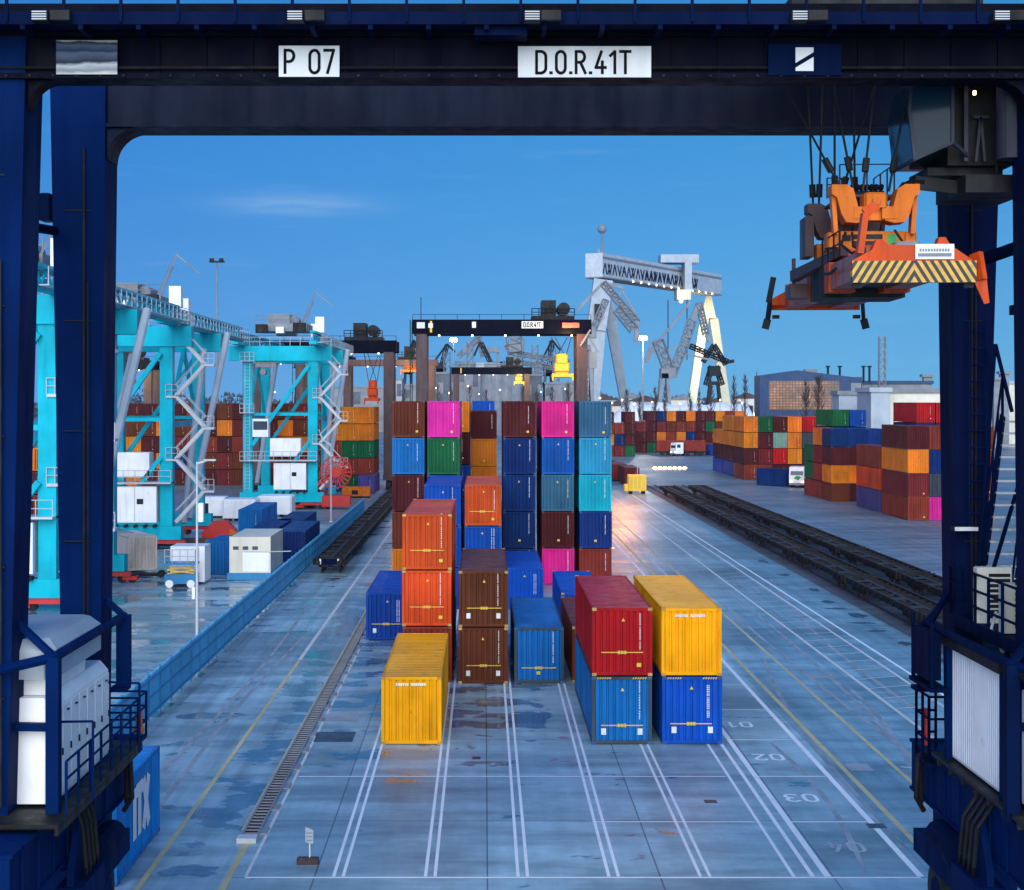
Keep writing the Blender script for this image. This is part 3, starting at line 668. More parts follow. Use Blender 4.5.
# below the platform: drives, hoses, brackets
def drive(sx, x):
    b = GB(); b.prism([(35.9, 1.6), (38.3, 1.6), (37.6, 3.4), (36.9, 4.5), (36.2, 3.4)], 'x', x - .08, x + .08); b.box(x - .3, x + .3, 36.0, 38.2, 2.2, 3.0); b.build('bracket', M['blue'])
    b = GB(); b.tube((x, 38.6, 3.1), (x, 40.3, 3.1), .34, 14); b.tube((x, 38.4, 3.1), (x, 38.6, 3.1), .42, 14); b.tube((x, 40.3, 3.1), (x, 40.5, 3.1), .25, 14); b.build('motor', M['navy'])
    b = GB()
    for k in range(4):
        y = 36.2 + k * .35; b.path([(x + .1, y, 4.9), (x + sx * -.25, y + .1, 4.3), (x + sx * -.3, y + .2, 3.4), (x + sx * -.1, y + .9, 2.9), (x, 38.6, 2.8)], .05, 7)
    b.build('hose', M['dark'])
    xx = x + sx * .12; b = GB(); b.path([(xx, 41.5, 4.9), (xx - sx * .22, 41.8, 4.7), (xx - sx * .25, 41.9, 3.6), (xx, 42.1, 3.2)], .07, 8); b.path([(xx, 41.7, 4.7), (xx - sx * .08, 42.1, 4.5), (xx - sx * .06, 42.1, 3.4)], .06, 8); b.build('cable', M['dark'])
drive(-1, -9.35); drive(1, 11.45)

# right platform, white house, stairs ------------------------------------------------------
b = GB(); b.box(11.35, 14.6, 33.4, 40.6, 5.0, 5.08)
for i in range(7): b.box(11.35, 13.8, 34 + i, 34.1 + i, 4.86, 4.997)
b.build('platform', M['dark'])
b = GB(); b.box(11.64, 14.6, 35.75, 39.75, 5.14, 7.94)
for i in range(26): b.box(11.615, 11.638, 35.85 + i * .15, 35.93 + i * .15, 5.2, 7.88)
b.build('equipment_house', M['white'])
b = GB(); b.box(11.5, 14.7, 35.6, 40.0, 7.95, 8.06); b.box(11.44, 11.499, 35.6, 40.0, 7.9, 8.14); b.build('house_roof', M['dark'])
for y0 in (35.5, 39.76): GB().box(11.5, 11.76, y0, y0 + .22, 4.85, 7.93).build('corner_post', M['blue'])
b = GB(); b.bbox(11.75, 12.0, 33.9, 35.0, 5.2, 7.7, .05); b.bbox(12.05, 12.9, 34.1, 35.2, 5.2, 7.6, .05); b.build('switch_cabinet', M['white'])
guard(1, 11.42, 12.2, 8.25).build('guard_frame', M['navy'])
b = GB(); b.box(11.05, 11.5, 39.6, 41.6, 6.75, 6.85); b.box(11.08, 11.16, 39.7, 39.78, 6.85, 8.5); b.box(11.08, 11.16, 41.4, 41.5, 6.85, 8.5); b.box(11.05, 11.4, 39.9, 41.3, 7.0, 8.2); b.bar((11.1, 39.7, 8.5), (11.9, 41, 9.1), .12); b.build('cable_bracket', M['navy'])
# upper deck over the house with condensers and railing
b = GB(); b.box(11.9, 15, 35.6, 40.4, 8.5, 8.58); b.box(11.86, 11.898, 35.6, 40.4, 8.3, 8.62)
for y in (36.5, 38.5, 40.5): b.box(11.9, 12.0, y, y + .1, 8.06, 8.3)
b.build('upper_deck', M['navy'])
b = GB(); b.rail([(11.9, 35.7, 8.58), (11.9, 40.8, 8.58)], 1.2, 1.1, .035, 2); b.rail([(11.9, 40.8, 8.58), (15, 40.8, 8.58)], 1.2, 1.1, .035, 2); b.build('railing', M['navy'])
for y, sx in ((38.7, 11.93), (37.0, 12.0)):
    b = GB(); b.bbox(sx, sx + .85, y, y + .34, 8.6, 9.95 if y > 38 else 9.75, .03); a_ = b.build('condenser', M['offwhite'])
    g = GB()
    for i in range(9): g.box(sx + .28, sx + .8, y - .012, y - .002, 8.72 + i * .125, 8.80 + i * .125)
    g.build('grille', M['dark'], a_)
GB().path([(12.1, 37.8, 9.0), (11.95, 37.7, 8.6), (12.05, 37.2, 8.15), (12.5, 36.7, 8.1)], .035, 7).build('hose', M['galv'])
# stairs rising to the right along the far side
b = GB(); A0, A1 = Vector((12.0, 38.9, 8.6)), Vector((13.1, 40.4, 13.6))
for dy in (0, .85):
    b.bar(A0 + Vector((dy, 0, 0)), A1 + Vector((dy, 0, 0)), .06, .28); b.tube(A0 + Vector((dy, 0, 1.1)), A1 + Vector((dy, 0, 1.1)), .03, 6)
    for i in range(6):
        c = A0.lerp(A1, i / 5) + Vector((dy, 0, 0)); b.tube(c, c + Vector((0, 0, 1.1)), .03, 5)
b.bar((12.35, 38.8, 9.9), (13.4, 40.0, 12.0), .07, .09); b.bar((11.95, 38.85, 8.9), (12.85, 40.2, 15.4), .06, .08); b.bar((12.85, 40.2, 15.4), (13.3, 40.3, 13.7), .06, .08)
st = b.build('stair', M['navy'])
g = GB()
for i in range(17):
    c = A0.lerp(A1, (i + .5) / 17); g.box(c.x + .04, c.x + .81, c.y - .12, c.y + .12, c.z - .025, c.z + .025)
g.build('stair_treads', M['galv'], st)
b = GB(); b.box(13.4, 15.3, 38.7, 40.2, 13.6, 13.68); b.rail([(13.5, 38.7, 13.68), (15, 38.7, 13.68)], 1.1, .7, .03, 1); b.build('landing', M['navy'])
# upper access bridge next to the leg, right
b = GB(); b.box(13.62, 15.2, 40.0, 41.5, 16.2, 16.45); b.rail([(13.65, 40.05, 16.45), (15.2, 40.05, 16.45)], 1.3, .5, .03, 2); b.path([(13.62, 40.05, 16.4), (13.5, 40.02, 17.6), (13.75, 40.02, 17.9)], .03)
b.bar((14.0, 39.9, 17.6), (14.9, 39.9, 14.0), .1, .06); b.bar((14.25, 39.9, 17.6), (15.15, 39.9, 14.0), .1, .06); b.build('access_bridge', M['navy'])
# basket with extinguisher
b = GB(); b.box(11.36, 11.9, 40.9, 42.2, 4.6, 4.7); b.rail([(11.39, 40.95, 4.7), (11.39, 42.15, 4.7), (11.9, 42.15, 4.7)], 1.7, .8, .035, 2); b.rail([(11.39, 40.95, 4.7), (11.9, 40.95, 4.7)], 1.7, .5, .035, 2)
bk = b.build('service_basket', M['navy'])
b = GB(); b.tube((11.55, 41.8, 5.0), (11.55, 41.8, 5.8), .11, 12); b.tube((11.55, 41.8, 5.8), (11.55, 41.8, 5.95), .05, 8); b.build('fire_extinguisher', M['red'], bk)
b = GB()
b.path([(11.6, 33.6, 8.0), (11.6, 34.6, 8.05)], .09); b.path([(12.0, 34.3, 7.6), (11.7, 34.1, 7.1), (12.1, 34.0, 6.9)], .035); b.build('cable', M['dark'])

# ---------------------------------------------------------------- trolley with the operator's cab
M['lilacdk'] = paint('dull_grey_paint', (.030, .032, .05), .5, .2, .3, .05, spec=.2)
tr = thing('crane_trolley', 'dark crane trolley with glazed operator cab hanging under the beam', 'trolley', (10.6, 37.8, 20.6))
class TB(MB):
    def build(s, name, mats, parent=tr, smooth=False):
        s.v = [(x - 10.6, y - 37.8, z - 20.6) for x, y, z in s.v]; return MB.build(s, name, mats, parent, smooth)
b = TB(); b.box(6.9, 11.2, 35.9, 36.3, 22.6, 23.1); b.box(6.9, 11.2, 39.3, 39.7, 22.6, 23.1); b.box(6.9, 7.3, 36.31, 39.29, 22.62, 23.08); b.box(10.8, 11.2, 36.31, 39.29, 22.62, 23.08)
b.build('trolley_frame', M['dark'])
b = TB(); b.tube((8.1, 36.6, 23.5), (8.1, 39.0, 23.5), .4, 18); b.tube((9.7, 36.6, 23.5), (9.7, 39.0, 23.5), .4, 18); b.box(8.6, 9.2, 36.7, 37.5, 23.1, 23.9); b.build('hoist_drum', M['dark'])
for y in (35.72, 39.72):
    for x in (7.2, 10.9): TB().tube((x, y - .1, 22.55), (x, y + .1, 22.55), .25, 16).build('wheel', M['dark'])
Y0, Y1 = 36.1, 38.3
b = TB(); b.box(PX(935, Y0), 11.9, Y0 + .6, Y1, 19.15, 19.33); b.box(PX(918, Y0), 11.9, Y0, Y1, 21.1, 21.24)
b.box(10.55, 12.05, Y0 + .3, Y1, 19.34, 21.095); b.build('cab_body', M['dark'])
b = TB()
yf = lambda x: Y0 - .3 * (x - PX(909, Y0)) / (PX(948, Y0) - PX(909, Y0))
b.add([(PX(909, Y0), Y0, 20.55), (PX(914, Y0), yf(PX(914, Y0)), 19.42), (PX(948, Y0), Y0 - .3, 19.75), (PX(948, Y0), Y0 - .3, 21.05), (PX(909, Y0) + .1, yf(PX(909, Y0) + .1), 21.09), (PX(909, Y0), Y0 + 1.9, 20.55), (PX(914, Y0), Y0 + 1.9, 19.42), (10.54, Y0 + 1.9, 19.42), (10.54, Y0 + 1.9, 21.05), (PX(909, Y0) + .1, Y0 + 1.9, 21.09)],
      [(0, 1, 2, 3, 4), (0, 5, 6, 1), (0, 4, 9, 5), (1, 6, 7, 2), (5, 9, 8, 7, 6), (2, 7, 8, 3), (3, 8, 9, 4)])
M['cabglass'] = glass('cab_glass', (.008, .03, .05), .12); M['cabglass'].node_tree.nodes['Principled BSDF'].inputs['Specular IOR Level'].default_value = .12
b.build('cab_window', M['cabglass'])
b = TB()
fp = [Vector((PX(909, Y0), Y0 - .02, 20.55)), Vector((PX(914, Y0), yf(PX(914, Y0)) - .02, 19.42)), Vector((PX(948, Y0), Y0 - .34, 19.75)), Vector((PX(948, Y0), Y0 - .34, 21.05))]
for a, c in zip(fp, fp[1:]): b.bar(a, c, .07)
b.bar(fp[0], (PX(911, Y0), Y0 - .02, 21.1), .07); b.bar(fp[2], (PX(970, Y0), Y0 + .1, 19.5), .08); b.bar(fp[1], (PX(914, Y0), Y1 - .2, 19.42), .07)
b.bar((PX(967, Y0), Y0 + .1, 19.4), (PX(967, Y0), Y0 + .1, 21.1), .09); b.bar((PX(977, Y0), Y0 + .1, 19.4), (PX(982, Y0), Y0 + .1, 20.4), .06); b.bar((PX(986, Y0), Y0 + .1, 19.4), (PX(982, Y0), Y0 + .1, 20.4), .06); b.bar((PX(975, Y0), Y0 + .1, 20.4), (PX(990, Y0), Y0 + .1, 20.4), .06)
b.build('cab_frame', M['lilacdk'])
b = TB(); b.tube((11.72, 35.55, 19.35), (11.72, 35.55, 21.4), .33, 20); b.build('cable_drum_housing', M['lilacdk'])
b = TB(); b.box(10.9, 12.4, 36.2, 38.6, 18.7, 19.1); b.bar((9.9, 36.8, 19.0), (10.9, 36.9, 18.9), .12, .3); b.rail([(11.6, 36.2, 19.1), (12.4, 36.2, 19.1)], .5, .4, .03, 0); b.build('cab_platform', M['dark'])
b = TB(); b.box(PX(973, 35.9), PX(975.5, 35.9), 35.86, 35.9, PZ(95, 35.9), PZ(91, 35.9)); b.build('lamp', M['lampsmall'])

# ---------------------------------------------------------------- spreader on its ropes
sp_ = thing('container_spreader', 'orange container spreader with yellow and black striped end hanging from ropes', 'spreader', (8.85, 38.0, 16.58)); sp_.rotation_euler.z = R(-2.7)
class SB(MB):
    def build(s, name, mats, parent=sp_, smooth=False): return MB.build(s, name, mats, parent, smooth)
m, t = newmat('hazard_stripes')
tc = t.n('ShaderNodeTexCoord'); sx = t.n('ShaderNodeSeparateXYZ'); t.l(tc.outputs['Object'], sx.inputs[0])
fr = t.math('FRACT', t.math('MULTIPLY', t.math('ADD', t.math('ADD', t.math('ABSOLUTE', sx.outputs[0]), t.math('MULTIPLY', sx.outputs[2], .62)), 10.07), 6.2))
n_ = t.noise(tc.outputs['Object'], 6, 4)
c = t.mix(t.math('GREATER_THAN', fr, .5), (.012, .012, .012), t.mix(t.ramp(n_, .4, .8), (.72, .40, .04), (.4, .22, .05)))
bs = t.n('ShaderNodeBsdfPrincipled'); bs.inputs['Roughness'].default_value = .5; t.l(c, bs.inputs['Base Color']); t.out(bs.outputs[0]); M['hazard'] = m
for sy in (-1, 1):
    y = 6.0 * sy
    b = SB(); b.prism([(-1.22, .02), (1.16, .02), (1.16, .2), (.72, .5), (.62, .66), (.5, .66), (.44, .48), (-.5, .52), (-.62, .62), (-.74, .62), (-.82, .42), (-1.22, .2)], 'y', y - .16, y + .16)
    b.build('end_beam', M['redor'])
    b = SB(); b.prism([(-1.22, -.24), (1.22, -.24), (1.22, .19), (-1.22, .19)], 'y', y + sy * .162, y + sy * .19) if sy < 0 else b.box(-1.22, 1.22, y + .162, y + .19, -.1, .15)
    if sy < 0: b.box(-1.21, 1.21, y - .161, y + .1, -.23, .015)
    b.build('hazard_board', M['hazard'] if sy < 0 else M['redor'])
    for sxx in (-1, 1):
        f = SB(); x = 1.26 * sxx
        if sy < 0: f.bar((x, y + .0, .35), (x + .06 * sxx, y - .1, -.2), .12, .26); f.bar((x + .06 * sxx, y - .1, -.2), (x + .18 * sxx, y - .12, -.66), .05, .24, w2=.04, h2=.1)
        else: f.bar((x, y, .1), (x + .05 * sxx, y + .1, -.35), .07, .15); f.bar((x + .05 * sxx, y + .1, -.35), (x + .12 * sxx, y + .1, -.62), .05, .2)
        if not (sy < 0 and sxx < 0): f.build('guide_arm', M['redor'] if sy < 0 else M['dark'])
        t_ = SB(); t_.box(1.1 * sxx - .09, 1.1 * sxx + .09, y - .09, y + .09, -.34, -.245); t_.build('twistlock', M['dark'])
SB().bar((-1.05, -6.02, .35), (-.95, -6.05, 1.15), .12, .3).bar((-.95, -6.05, 1.15), (-.72, -6.05, 1.32), .12, .2).build('guide_arm', M['redor'])
SB().bar((-1.3, 6.0, .1), (-1.17, 5.95, .8), .05, .15).build('guide_arm', M['dark'])
SB().box(.02, .78, -6.195, -6.163, .22, .52).build('name_plate', M['white'])
g = SB(); g.box(.07, .73, -6.2, -6.196, .27, .34)
for i in range(11): g.box(.1 + i * .055, .14 + i * .055, -6.2, -6.196, .37, .43)
g.build('plate_lettering', M['midgrey'])
for sxx in (-1, 1):
    b = SB(); b.box(sxx * .62 - .26, sxx * .62 + .26, -5.83, 5.83, -.06, .5); b.build('telescopic_beam', M['lilac'])
    b = SB(); b.box(sxx * .62 - .3, sxx * .62 + .3, -1.6, 1.6, -.12, .56); b.build('main_beam', M['redor'])
    for k, y in enumerate((-5.4, -2.6, 3.6, 5.0)): SB().prism([(y, -.05), (y + .3, -.05), (y + .62, .49), (y + .32, .49)], 'x', sxx * .62 + sxx * .262 - .008, sxx * .62 + sxx * .262 + .008).build('warning_patch', M['redor'])
b = SB(); b.box(-.95, .95, -.9, .9, -.2, .625); b.box(-.34, .34, -5.5, 5.5, .0, .3); b.build('centre_frame', M['dark'])
b = SB(); b.rail([(-.95, -3.2, .56), (-.95, -.9, .56)], .55, .7, .02, 1); b.path([(-1.0, -3, .3), (-1.0, -2.2, .25), (-1.0, -1.5, .3)], .04); b.build('service_rail', M['dark'])
# head block
def hz_(z):
    T = ((-9, -9), (.56, .55), (1.04, .85), (1.62, 1.25), (1.82, 1.4), (3.05, 2.27), (4.0, 2.85), (9, 7))
    for (a, u), (b, v) in zip(T, T[1:]):
        if z <= b: return u + (v - u) * (z - a) / (b - a)
class HB(MB):
    def build(s, name, mats, parent=sp_, smooth=False):
        s.v = [(x * .69 + .05, y, hz_(z)) for x, y, z in s.v]; return MB.build(s, name, mats, parent, smooth)
hb = HB(); hb.box(-1.15, 1.1, -1.7, -1.2, 1.05, 1.62); hb.box(-1.15, 1.1, 1.2, 1.7, 1.05, 1.62); hb.box(-.9, .9, -1.19, 1.19, 1.1, 1.5)
for x in (-1.28, 1.22): hb.bbox(x - .2, x + .2, -1.75, -1.15, 1.1, 1.6, .05)
hb.build('head_block', M['orange'])
hb = HB(); hb.prism([(-.95, .56), (-.25, .56), (-.4, .95), (-.5, 1.04), (-1.0, 1.04)], 'y', -1.75, 1.75); hb.prism([(.25, .56), (1.0, .56), (.85, .9), (.8, 1.04), (.4, 1.04)], 'y', -1.75, 1.75); hb.build('saddle', M['redor'])
for sy, mt in ((-1, 'orange'), (1, 'brownst')):
    y0, y1 = (-2.05, -1.45) if sy < 0 else (1.45, 2.05)
    for sxx in (-1, 1):
        k = HB(); pts = [(1.42, 3.05), (.95, 3.05), (.72, 2.92), (.62, 2.55), (.52, 2.15), (.3, 2.0), (.3, 1.9), (.6, 1.82), (.95, 1.85), (1.1, 2.1), (1.25, 2.65), (1.42, 2.75)]
        k.prism([(sxx * x, z) for x, z in pts], 'y', y0, y1); k.build('sheave_bracket', M[mt])
        k = HB(); k.bar((sxx * 1.33, (y0 + y1) / 2, 2.8), (sxx * 1.24, (y0 + y1) / 2, 1.5), .14, .3); k.build('link_arm', M[mt])
    k = HB(); k.box(-.62, .62, y0 + .1, y1 - .1, 1.92, 2.35); k.bbox(-.38, .38, y0 - .05, y1, 2.3, 2.8, .08); k.tube((0, y0 - .12, 2.5), (0, y0, 2.5), .13, 12); k.box(-.7, -.2, y0 - .02, y0 + .098, 1.95, 2.34); k.box(.2, .7, y0 - .02, y0 + .098, 1.95, 2.34); k.build('sheave_housing', M[mt])
HB().box(-.62, .32, -1.712, -1.702, 1.12, 1.3).box(-.62, .32, -1.712, -1.702, 1.36, 1.52).box(-1.0, -.72, -1.712, -1.702, 1.3, 1.5).build('vent_slots', M['dark'])
HB().box(.48, .78, -1.712, -1.702, 1.14, 1.52).build('data_plate', M['green'])
b = HB(); b.box(-1.5, -1.2, 1.4, 2.4, 1.2, 2.6); b.bar((-1.8, 2, 1.2), (-1.8, 2, .2), .12); b.box(-2.0, -1.2, 1.5, 2.4, -.05, .3); b.bar((-1.9, 1.5, .5), (-1.0, -2, .9), .3, .3); b.build('cable_basket', M['brownst'])
b = HB(); b.box(-.9, .9, -1.2, 1.2, 2.8, 2.88); b.rail([(-.95, -1.2, 2.88), (.85, -1.2, 2.88), (.85, 1.2, 2.88)], 1.1, .9, .025, 0); b.rail([(-1.2, -.5, 2.88), (-.7, -.5, 2.88), (-.7, .6, 2.88)], .75, .25, .025, 2); b.build('maintenance_platform', M['brownst'])
b = HB()
for i in range(7): b.tube((-.5 + i * .16, -1.0, 3.1), (-.42 + i * .16, -.8, 3.25), .09, 8)
b.box(-.6, .6, -.9, .5, 2.89, 3.05); b.build('sheaves', M['dark'])
for a, c in (((-1.0, -1.7, 2.9), (-2.55, -1.3, 5.9)), ((-1.15, 1.7, 2.6), (-1.0, 1.2, 6.0)), ((-1.0, 1.6, 2.6), (-.55, 1.4, 6.0)), ((-.6, -1.6, 2.95), (-1.0, -1.2, 6.0)), ((-.3, -1.6, 2.9), (.35, -1.2, 6.0)), ((-.35, 1.6, 2.9), (.95, 1.4, 6.0)), ((.55, -1.6, 2.9), (1.2, -1.2, 6.0)), ((.3, 1.6, 2.9), (.15, 1.3, 6.0)), ((-.5, 1.3, 2.9), (-.3, 1.3, 6.0))):
    a = (a[0] * .69 + .05, a[1], hz_(a[2])); b = SB(); b.tube(a, c, .028, 6); p_ = Vector(a).lerp(Vector(c), .12); q_ = Vector(a).lerp(Vector(c), .2); b.tube(p_, q_, .08, 8); b.build('hoist_rope', M['dark'])
b = HB(); b.bar((.9, -1.5, 2.75), (1.25, -1.2, 3.2), .22, .28); b.path([(1.25, -1.2, 3.2), (1.5, -1.1, 3.35), (1.85, -1.1, 3.3)], .12, 8); b.build('cable_guide', M['dark'])

b = HB()
for x in (-1.35, -1.1, -.8, .8, 1.05, 1.3):
    for z in (1.15, 1.55): b.tube((x, -1.765, z), (x, -1.70, z), .04, 6)
for x in (-1.2, -.95, .95, 1.2):
    for z in (2.2, 2.6, 2.95): b.tube((x, -2.075, z), (x, -2.04, z), .035, 6)
b.build('bolts', M['dark'], sp_) if False else None
b = SB(); b.path([(-.6, -1.9, 1.2), (-.75, -2.2, .9), (-.7, -3.2, .62), (-.66, -4.6, .56)], .035, 7); b.path([(-.45, -1.9, 1.2), (-.5, -2.3, .85), (-.45, -3.6, .6), (-.3, -5.2, .4)], .03, 7); b.path([(.5, -1.9, 1.25), (.65, -2.1, .95), (.5, -2.6, .7), (.45, -4.8, .55)], .03, 7); b.build('hydraulic_hose', M['dark'])
b = SB(); b.bbox(.2, .75, -3.4, -2.3, .56, .86, .04); b.build('valve_box', M['midgrey'])
b = SB(); b.box(-.9, .9, -5.6, -5.4, .5, .56); b.box(-.9, .9, 5.4, 5.6, .5, .56); b.build('cross_tie', M['redor'])
# leg details: weld seams, conduits, plates
for (xi, xo, y0) in ((-10.0, -11.75, 34.2), (11.8, 13.6, 34.2), (-9.72, -10.9, 40.6), (11.95, 12.9, 40.6)):
    lo, hi = min(xi, xo), max(xi, xo)
    b = GB()
    for z in (7.6, 10.4, 13.2, 16.0, 18.8): b.box(lo + .25, hi - .25, y0 + .0, y0 + .13, z, z + .03)
    
    b.build('weld_seams', M['dark'])
    b = GB(); x = hi - .42 if xi < 0 else lo + .42; b.tube((x, y0 - .02, 5.3), (x, y0 - .04, 20.4), .035, 6); b.tube((x + .1, y0 - .02, 5.3), (x + .1, y0 - .04, 17), .025, 6); b.build('conduit', M['dark'])
b = GB()
for i in range(56): b.box(-13.2 + i * .5, -13.15 + i * .5, 34.06, 34.098, ZB + .03, ZB + .07)
b.build('flange_bolts', M['dark'])
b = GB(); b.tube((-13, 34.15, 21.98), (15, 34.15, 21.98), .045, 6); b.tube((-13, 34.18, 21.1), (15, 34.18, 21.1), .03, 6); b.build('pipe_run', M['dark'])
# ---------------------------------------------------------------- fence, wagons, left yard
fn = thing('palisade_fence', 'long blue mesh fence running between the concrete truck lane and apron', 'fence', (-14.6, 62, 0))
for i in range(54):
    y = 62 + i * 2.5; MB().box(-.05, .05, y - 62 - .05, y - 62 + .05, 0, 2.08).build('post', M['fence'], fn) if i < 0 else None
pm = MB().box(-.06, .06, -.06, .06, 0, 2.1).data('post', M['fence'])
pn = MB()
for k in range(14): pn.prism([(.1 + k * .172, .12), (.19 + k * .172, .12), (.19 + k * .172, 1.90), (.145 + k * .172, 2.06), (.1 + k * .172, 1.90)], 'x', -.02, .012)
for z in (.25, 1.0, 1.75): pn.box(.013, .05, .061, 2.44, z, z + .06)
pnm = pn.data('mesh_panel', M['fence'])
for i in range(53):
    link('post', pm, fn, (0, i * 2.5, 0)); link('mesh_panel', pnm, fn, (0, i * 2.5, 0))
link('post', pm, fn, (0, 132.5, 0))
# flat wagons
def wagon_meshes():
    o = {}; L = 19.2
    b = MB()
    for x in (-1.2, 1.05): b.box(x, x + .15, 0, L, .85, 1.25)
    b.box(-.18, .18, 0, L, .7, 1.15)
    for i in range(13): y = .3 + i * 1.52; b.box(-1.049, 1.049, y, y + .22, .9, 1.19)
    for y in (0, L - .25): b.box(-1.3, 1.3, y, y + .25, .75, 1.3)
    for i in range(12): y = .6 + i * 1.55; b.bar((-1.28, y, 1.2), (-1.28, y + .5, .85), .05, .1); b.bar((1.28, y, 1.2), (1.28, y + .5, .85), .05, .1)
    o['underframe'] = b.data('underframe', M['rustwag'])
    b = MB()
    b.box(-1.19, -1.06, .3, L - .3, 1.252, 1.29); b.box(1.06, 1.19, .3, L - .3, 1.252, 1.29); b.box(-.12, .12, .3, L - .3, 1.16, 1.2)
    for y in (2.2, 6.5, 12.2, 16.4): b.box(-1.0, -.2, y, y + .9, 1.195, 1.22)
    o['deck'] = b.data('deck', M['deckst'])
    b = MB(); b.box(-.95, -.75, -.9, 2.7, .5, .8); b.box(.75, .95, -.9, 2.7, .5, .8); b.box(-.9, .9, .7, 1.1, .55, .72); o['bogie'] = b.data('bogie', M['rustwag'])
    b = MB(); b.tube((-.78, 0, .46), (-.64, 0, .46), .46, 16); b.tube((.64, 0, .46), (.78, 0, .46), .46, 16); b.tube((-.64, 0, .46), (.64, 0, .46), .07, 8); o['wheelset'] = b.data('wheelset', M['brownst'])
    b = MB(); b.tube((0, 0, .98), (0, -.45, .98), .07, 8); b.tube((0, -.45, .98), (0, -.52, .98), .2, 14); o['buffer'] = b.data('buffer', M['dark'])
    return o
WG = wagon_meshes()
def wagon(x, y, label, group):
    r = thing('flat_wagon', label, 'wagon', (x, y, 0), group)
    link('underframe', WG['underframe'], r); link('deck', WG['deck'], r)
    for yy in (1.8, 15.6):
        link('bogie', WG['bogie'], r, (0, yy, 0))
        for dy in (0, 1.8): link('wheelset', WG['wheelset'], r, (0, yy + dy, 0))
    for sx in (-.87, .87):
        link('buffer', WG['buffer'], r, (sx, 0, 0))
        bb = link('buffer', WG['buffer'], r, (sx, 19.2, 0)); bb.scale.y = -1
    return r
nth = ['first', 'second', 'third', 'fourth', 'fifth', 'sixth', 'seventh', 'eighth', 'ninth', 'tenth']
for i in range(5):
    w_ = wagon(-12.43, 128.5 + i * 20.4, f"empty dark flat wagon, {nth[i]} in the train along the blue fence", 'wagons by the fence')
    if i == 0:
        MB().box(-.62, .62, -.02, -.005, .8, 1.24).build('end_board', M['slate'] if 'slate' in M else M['navy'], w_); MB().box(-.78, -.66, -.02, -.005, .8, 1.24).build('end_marker', M['white'], w_); MB().box(.66, .78, -.02, -.005, .8, 1.24).build('end_marker', M['white'], w_)
for i in range(8):
    wagon(27.27, 76 + i * 20.2, f"rusty empty flat wagon, {nth[i]} in the rake beside the painted lane", 'wagons on the right tracks')
    wagon(31.77, 78 + i * 20.2, f"dark flat wagon, {nth[i]} in the rake beside the stacked containers", 'wagons on the right tracks')

